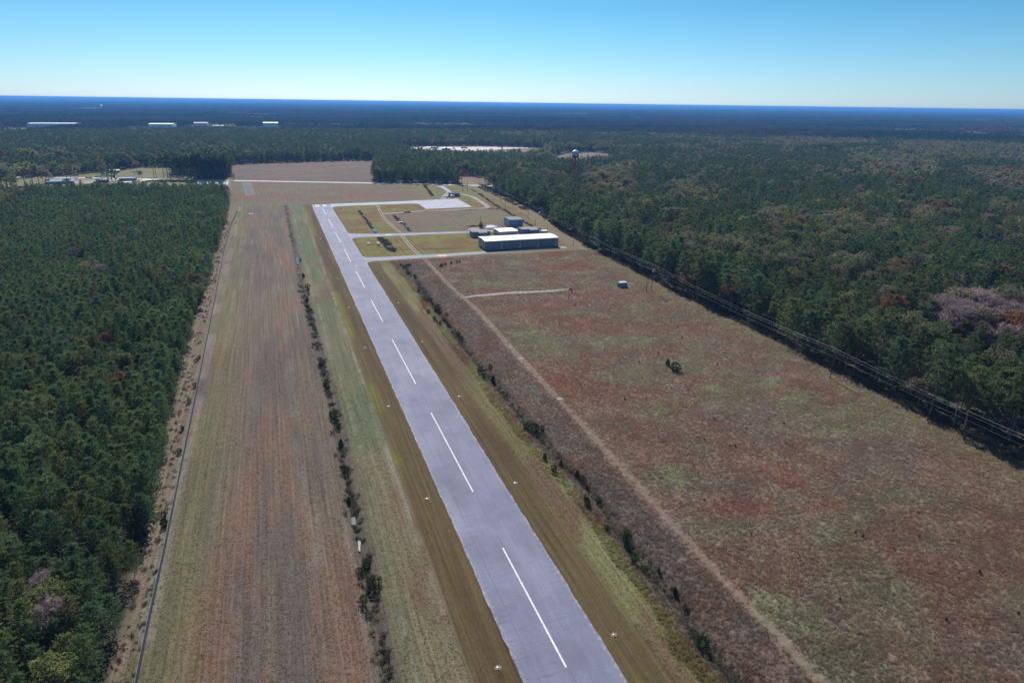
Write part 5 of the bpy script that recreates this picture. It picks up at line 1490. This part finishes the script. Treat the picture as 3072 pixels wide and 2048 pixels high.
def truck(p, lab, rz, paint, L_=13., flat=False, cabp='car_dark'):
    r = thing('truck', p, lab, 'truck', None, rz)
    b = MB(); b.box(-L_/2, L_/2-3.6, -1.25, 1.25, 1.15, 1.5 if flat else 3.9); b.build('trailer', M[paint], r)
    prof = [(L_/2-3.0, .7), (L_/2+1.6, .7), (L_/2+1.6, 1.9), (L_/2+.2, 2.1), (L_/2-.2, 3.2), (L_/2-2.6, 3.3), (L_/2-3.0, 3.0)]; n_ = len(prof)
    V = [(x_, y_, z_) for y_ in (-1.2, 1.2) for x_, z_ in prof]
    b = MB(); b.solid(V, [tuple(range(n_)), tuple(range(2*n_-1, n_-1, -1))]+[(i, n_+i, n_+(i+1) % n_, (i+1) % n_) for i in range(n_)])
    cb = b.build('cab', M[cabp], r)
    b = MB(); b.box(L_/2-2.2, L_/2-.5, -1.22, -1.2, 2.2, 3.0); b.box(L_/2-2.2, L_/2-.5, 1.2, 1.22, 2.2, 3.0); b.build('side_windows', M['glass'], cb)
    for x_ in (-L_/2+1.2, -L_/2+2.5, L_/2-2.2, L_/2+.6):
        for y_ in (-1.05, 1.05): wheel(r, x_, y_, .5, .35)
truck((419, 1562), 'truck with a green trailer parked on the pale sandy yard', -.05, 'green_paint', 14)
truck((388, 1556), 'flatbed truck with a dark cab left of the green trailer', -.05, 'white_gloss', 13, True)
truck((350, 1570), 'dark truck parked at the left end of the sandy yard', .1, 'car_dark', 13)
r, _ = building('yard_shed', 362, 378, 1532, 1540, 3.5, .6, 'white_wall', 'white_roof', 'white roofed shed at the near left of the sandy yard', 'shed')

# ------------------------------------------------------------------ water towers
M['tower_red'] = simple('tower_red', (.34, .05, .075), .45, .4)
M['tower_white'] = simple('tower_white', (.80, .81, .84), .35, .4)
def checker_mat(cx, cy):
    t = NT('checkered_tank'); 
    tc = t.n('ShaderNodeTexCoord'); sx = t.n('ShaderNodeSeparateXYZ'); t.l(tc.outputs['Object'], sx.inputs[0])
    a = t.math('DIVIDE', t.math('ADD', t.math('ARCTAN2', sx.outputs[1], sx.outputs[0]), .12), 2*math.pi/10)
    zz = t.math('DIVIDE', sx.outputs[2], 2.0)
    s_ = t.math('ADD', t.math('FLOOR', a), t.math('FLOOR', zz))
    f = t.math('FLOORED_MODULO', s_, 2.0)
    t.bsdf(t.mix(f, (.05, .10, .34), (.74, .76, .82)), .35, .4)
    return t.m
M['checker'] = checker_mat(0, 0)
tx, ty = 402.0, 902.0
r = thing('water_tower', (tx, ty), 'red legged water tower with a blue and white checkered tank', 'water tower')
b = MB(); b.lathe([(4.75, 0), (4.9, 2.0), (4.75, 4.0), (4.5, 5.4)], 30); o = b.build('tank_band', M['checker'], r, True, (0, 0, 31.6))
b = MB(); b.lathe([(0, 28.2), (1.6, 28.3), (3.2, 28.9), (4.3, 30.2), (4.75, 31.6)], 30); b.build('tank_bottom', M['tower_red'], r, True)
b = MB(); b.lathe([(4.5, 37.0), (3.7, 38.0), (2.3, 38.8), (.8, 39.15), (0, 39.2)], 30); b.build('tank_top', M['tower_white'], r, True)
b = MB(); b.tube([(0, 0, 39.1), (0, 0, 40.2)], .3, 8); b.build('vent', M['tower_white'], r)
for k in range(6):
    a_ = k*math.pi/3+.3
    b = MB(); b.tube([(4.5*math.cos(a_), 4.5*math.sin(a_), -.3), (4.5*math.cos(a_), 4.5*math.sin(a_), 32)], .32, 8); b.build('leg', M['tower_red'], r)
b = MB(); b.tube([(0, 0, -.3), (0, 0, 28.4)], .65, 10); b.build('riser_pipe', M['tower_red'], r)
for z in (9.5, 19):
    b = MB(); b.tube([(4.5*math.cos(k*math.pi/3+.3), 4.5*math.sin(k*math.pi/3+.3), z) for k in range(7)], .16, 5); b.build('ring_brace', M['tower_red'], r)
b = MB()
for k in range(6):
    a0, a1 = k*math.pi/3+.3, (k+1)*math.pi/3+.3
    for z0, z1 in ((0, 9.5), (9.5, 19), (19, 28.5)):
        b.tube([(4.5*math.cos(a0), 4.5*math.sin(a0), z0), (4.5*math.cos(a1), 4.5*math.sin(a1), z1)], .06, 4)
b.build('diagonal_braces', M['tower_red'], r)
r = thing('water_tower', (-1150, 6030), 'tiny white domed water tower far off above the woods', 'water tower')
b = MB(); b.lathe([(2, 32), (10, 36), (13, 40), (12, 43), (7, 46), (0, 47)], 24); b.build('tank', M['tower_white'], r, True)
b = MB(); b.lathe([(6, 0), (2.5, 6), (2.5, 33)], 14); b.build('column', M['tower_white'], r, True)

# ------------------------------------------------------------------ far warehouses and houses
M['bright_wall'] = siding('bright_wall', (.66, .72, .78), .5, 6.0, .05)
M['pale_blue_wall'] = siding('pale_blue_wall', (.40, .56, .72), .5, 6.0, .06)
M['bright_roof'] = simple('bright_roof', (.62, .63, .64), .5, .3, var=.04, scale=.02)
def warehouse(x0, x1, y0, y1, h, wall, lab, doors=5):
    r, (a0, a1, b0, b1) = building('warehouse', x0, x1, y0, y1, h, h*.07, wall, 'bright_roof', lab, 'warehouse', o=.5)
    for k in range(doors):
        xx = a0+(k+.7)*(a1-a0)/(doors+.4)
        b = MB(); b.box(xx-2.2, xx+2.2, b0-.2, b0-.02, .3, 5.0); b.build('dock_door', M['jamb'], r)
    for k in range(3):
        xx = a0+(k+1)*(a1-a0)/4
        b = MB(); b.box(xx-1.5, xx+1.5, -2, 2, h*1.07, h*1.07+1.4); b.build('roof_unit', M['galv'], r)
warehouse(-735, -600, 2700, 2790, 17, 'pale_blue_wall', 'long white roofed warehouse at the far left among the woods', 8)
warehouse(-374, -300, 2640, 2740, 18, 'pale_blue_wall', 'white roofed warehouse with a blue end near the middle left of the far woods', 5)
warehouse(-262, -214, 2940, 2990, 14, 'bright_wall', 'smaller white warehouse just right of the blue ended one', 4)
warehouse(-185, -150, 2780, 2820, 9, 'bright_wall', 'low white building at the right of the far warehouse row', 3)
warehouse(-14, 37, 2720, 2770, 21, 'pale_blue_wall', 'tall pale blue warehouse alone in the far woods', 3)
sheet('pale_yard', [(-495, 2660), (-385, 2690), (-385, 2735), (-500, 2715)], .3, M['sandlot'], label='pale bare yard left of the blue ended warehouse', cat='yard')
sheet('pale_yard', [(-150, 2715), (-40, 2705), (-40, 2740), (-150, 2750)], .3, M['lot'], label='pale parking area between the far warehouses', cat='yard')
sheet('pond', [(600, 3165), (760, 3210), (790, 3300), (640, 3290), (590, 3230)], .3, M['water'], label='blue pond shining among the far woods', cat='pond')
M['house_wall'] = simple('house_wall', (.40, .40, .42), .8, .2)
M['shingle'] = simple('roof_shingle', (.14, .13, .14), .9, .1, var=.2)
M['red_brick'] = simple('red_brick_wall', (.24, .10, .075), .9, .1, var=.2)
M['blue_roof'] = simple('blue_grey_roof', (.23, .33, .50), .6, .3)
def house(p, w_, d_, h_, rise, wall, roof, lab, rz=0):
    r, (a0, a1, b0, b1) = building('house', p[0]-w_/2, p[0]+w_/2, p[1]-d_/2, p[1]+d_/2, h_, rise, wall, roof, lab, 'house', o=.5)
    r.rotation_euler = (0, 0, rz)
    for k in range(3):
        xx = a0+(k+.6)*(w_/3.2)
        b = MB(); b.box(xx-.5, xx+.5, b0-.06, b0-.003, 1, 2.1); f_ = b.build('window', M['white_gloss'], r)
        b = MB(); b.box(xx-.4, xx+.4, b0-.09, b0-.065, 1.1, 2.0); b.build('pane', M['glass'], f_)
    b = MB(); b.box(a1-1.8, a1-.9, b0-.07, b0-.003, .05, 2.1); b.build('door', M['jamb'], r)
house((-201.5, 990), 14, 9, 3.0, 1.6, 'red_brick', 'bright_roof', 'small house with a bright white roof behind the plantation', .15)
house((-175, 1003), 19, 7, 3.4, .5, 'house_wall', 'blue_roof', 'long low grey building beside the far road at the left', -.1)
house((-246, 984), 30, 12, 3.2, 2.0, 'house_wall', 'blue_roof', 'blue roofed house among the olive trees at the left', .15)
house((-212, 1120), 16, 8, 3.0, 1.0, 'house_wall', 'bright_roof', 'low pale roofed building in the shade of trees beyond the houses', .0)
house((-345, 1050), 14, 9, 3.0, 1.5, 'house_wall', 'bright_roof', 'pale roofed house at the far left beyond the olive trees', .2)
house((481, 606), 13, 9, 3.2, 1.6, 'house_wall', 'bright_roof', 'white roofed house half hidden in the right woods', .5)
house((951, 690), 16, 10, 3.2, 1.8, 'house_wall', 'white_wall', 'pale roofed house in the woods near the right border', .3)
house((1392, 1690), 30, 14, 4, 2, 'house_wall', 'bright_roof', 'pale long roof far off in the right woods', .0)

# ------------------------------------------------------------------ air
t = NT('haze_air')
pv = t.n('ShaderNodeVolumePrincipled')
pv.inputs['Color'].default_value = (.11, .33, .77, 1)
pv.inputs['Density'].default_value = 7.0e-5
pv.inputs['Anisotropy'].default_value = 0.2
t.l(pv.outputs[0], t.out.inputs['Volume'])
b = MB(); b.box(-70000, 70000, -4000, 80000, -3, 104)
hz_o = b.build('haze', t.m)
tag(hz_o, 'thin blue haze over the distant woods', 'haze', None, 'stuff')
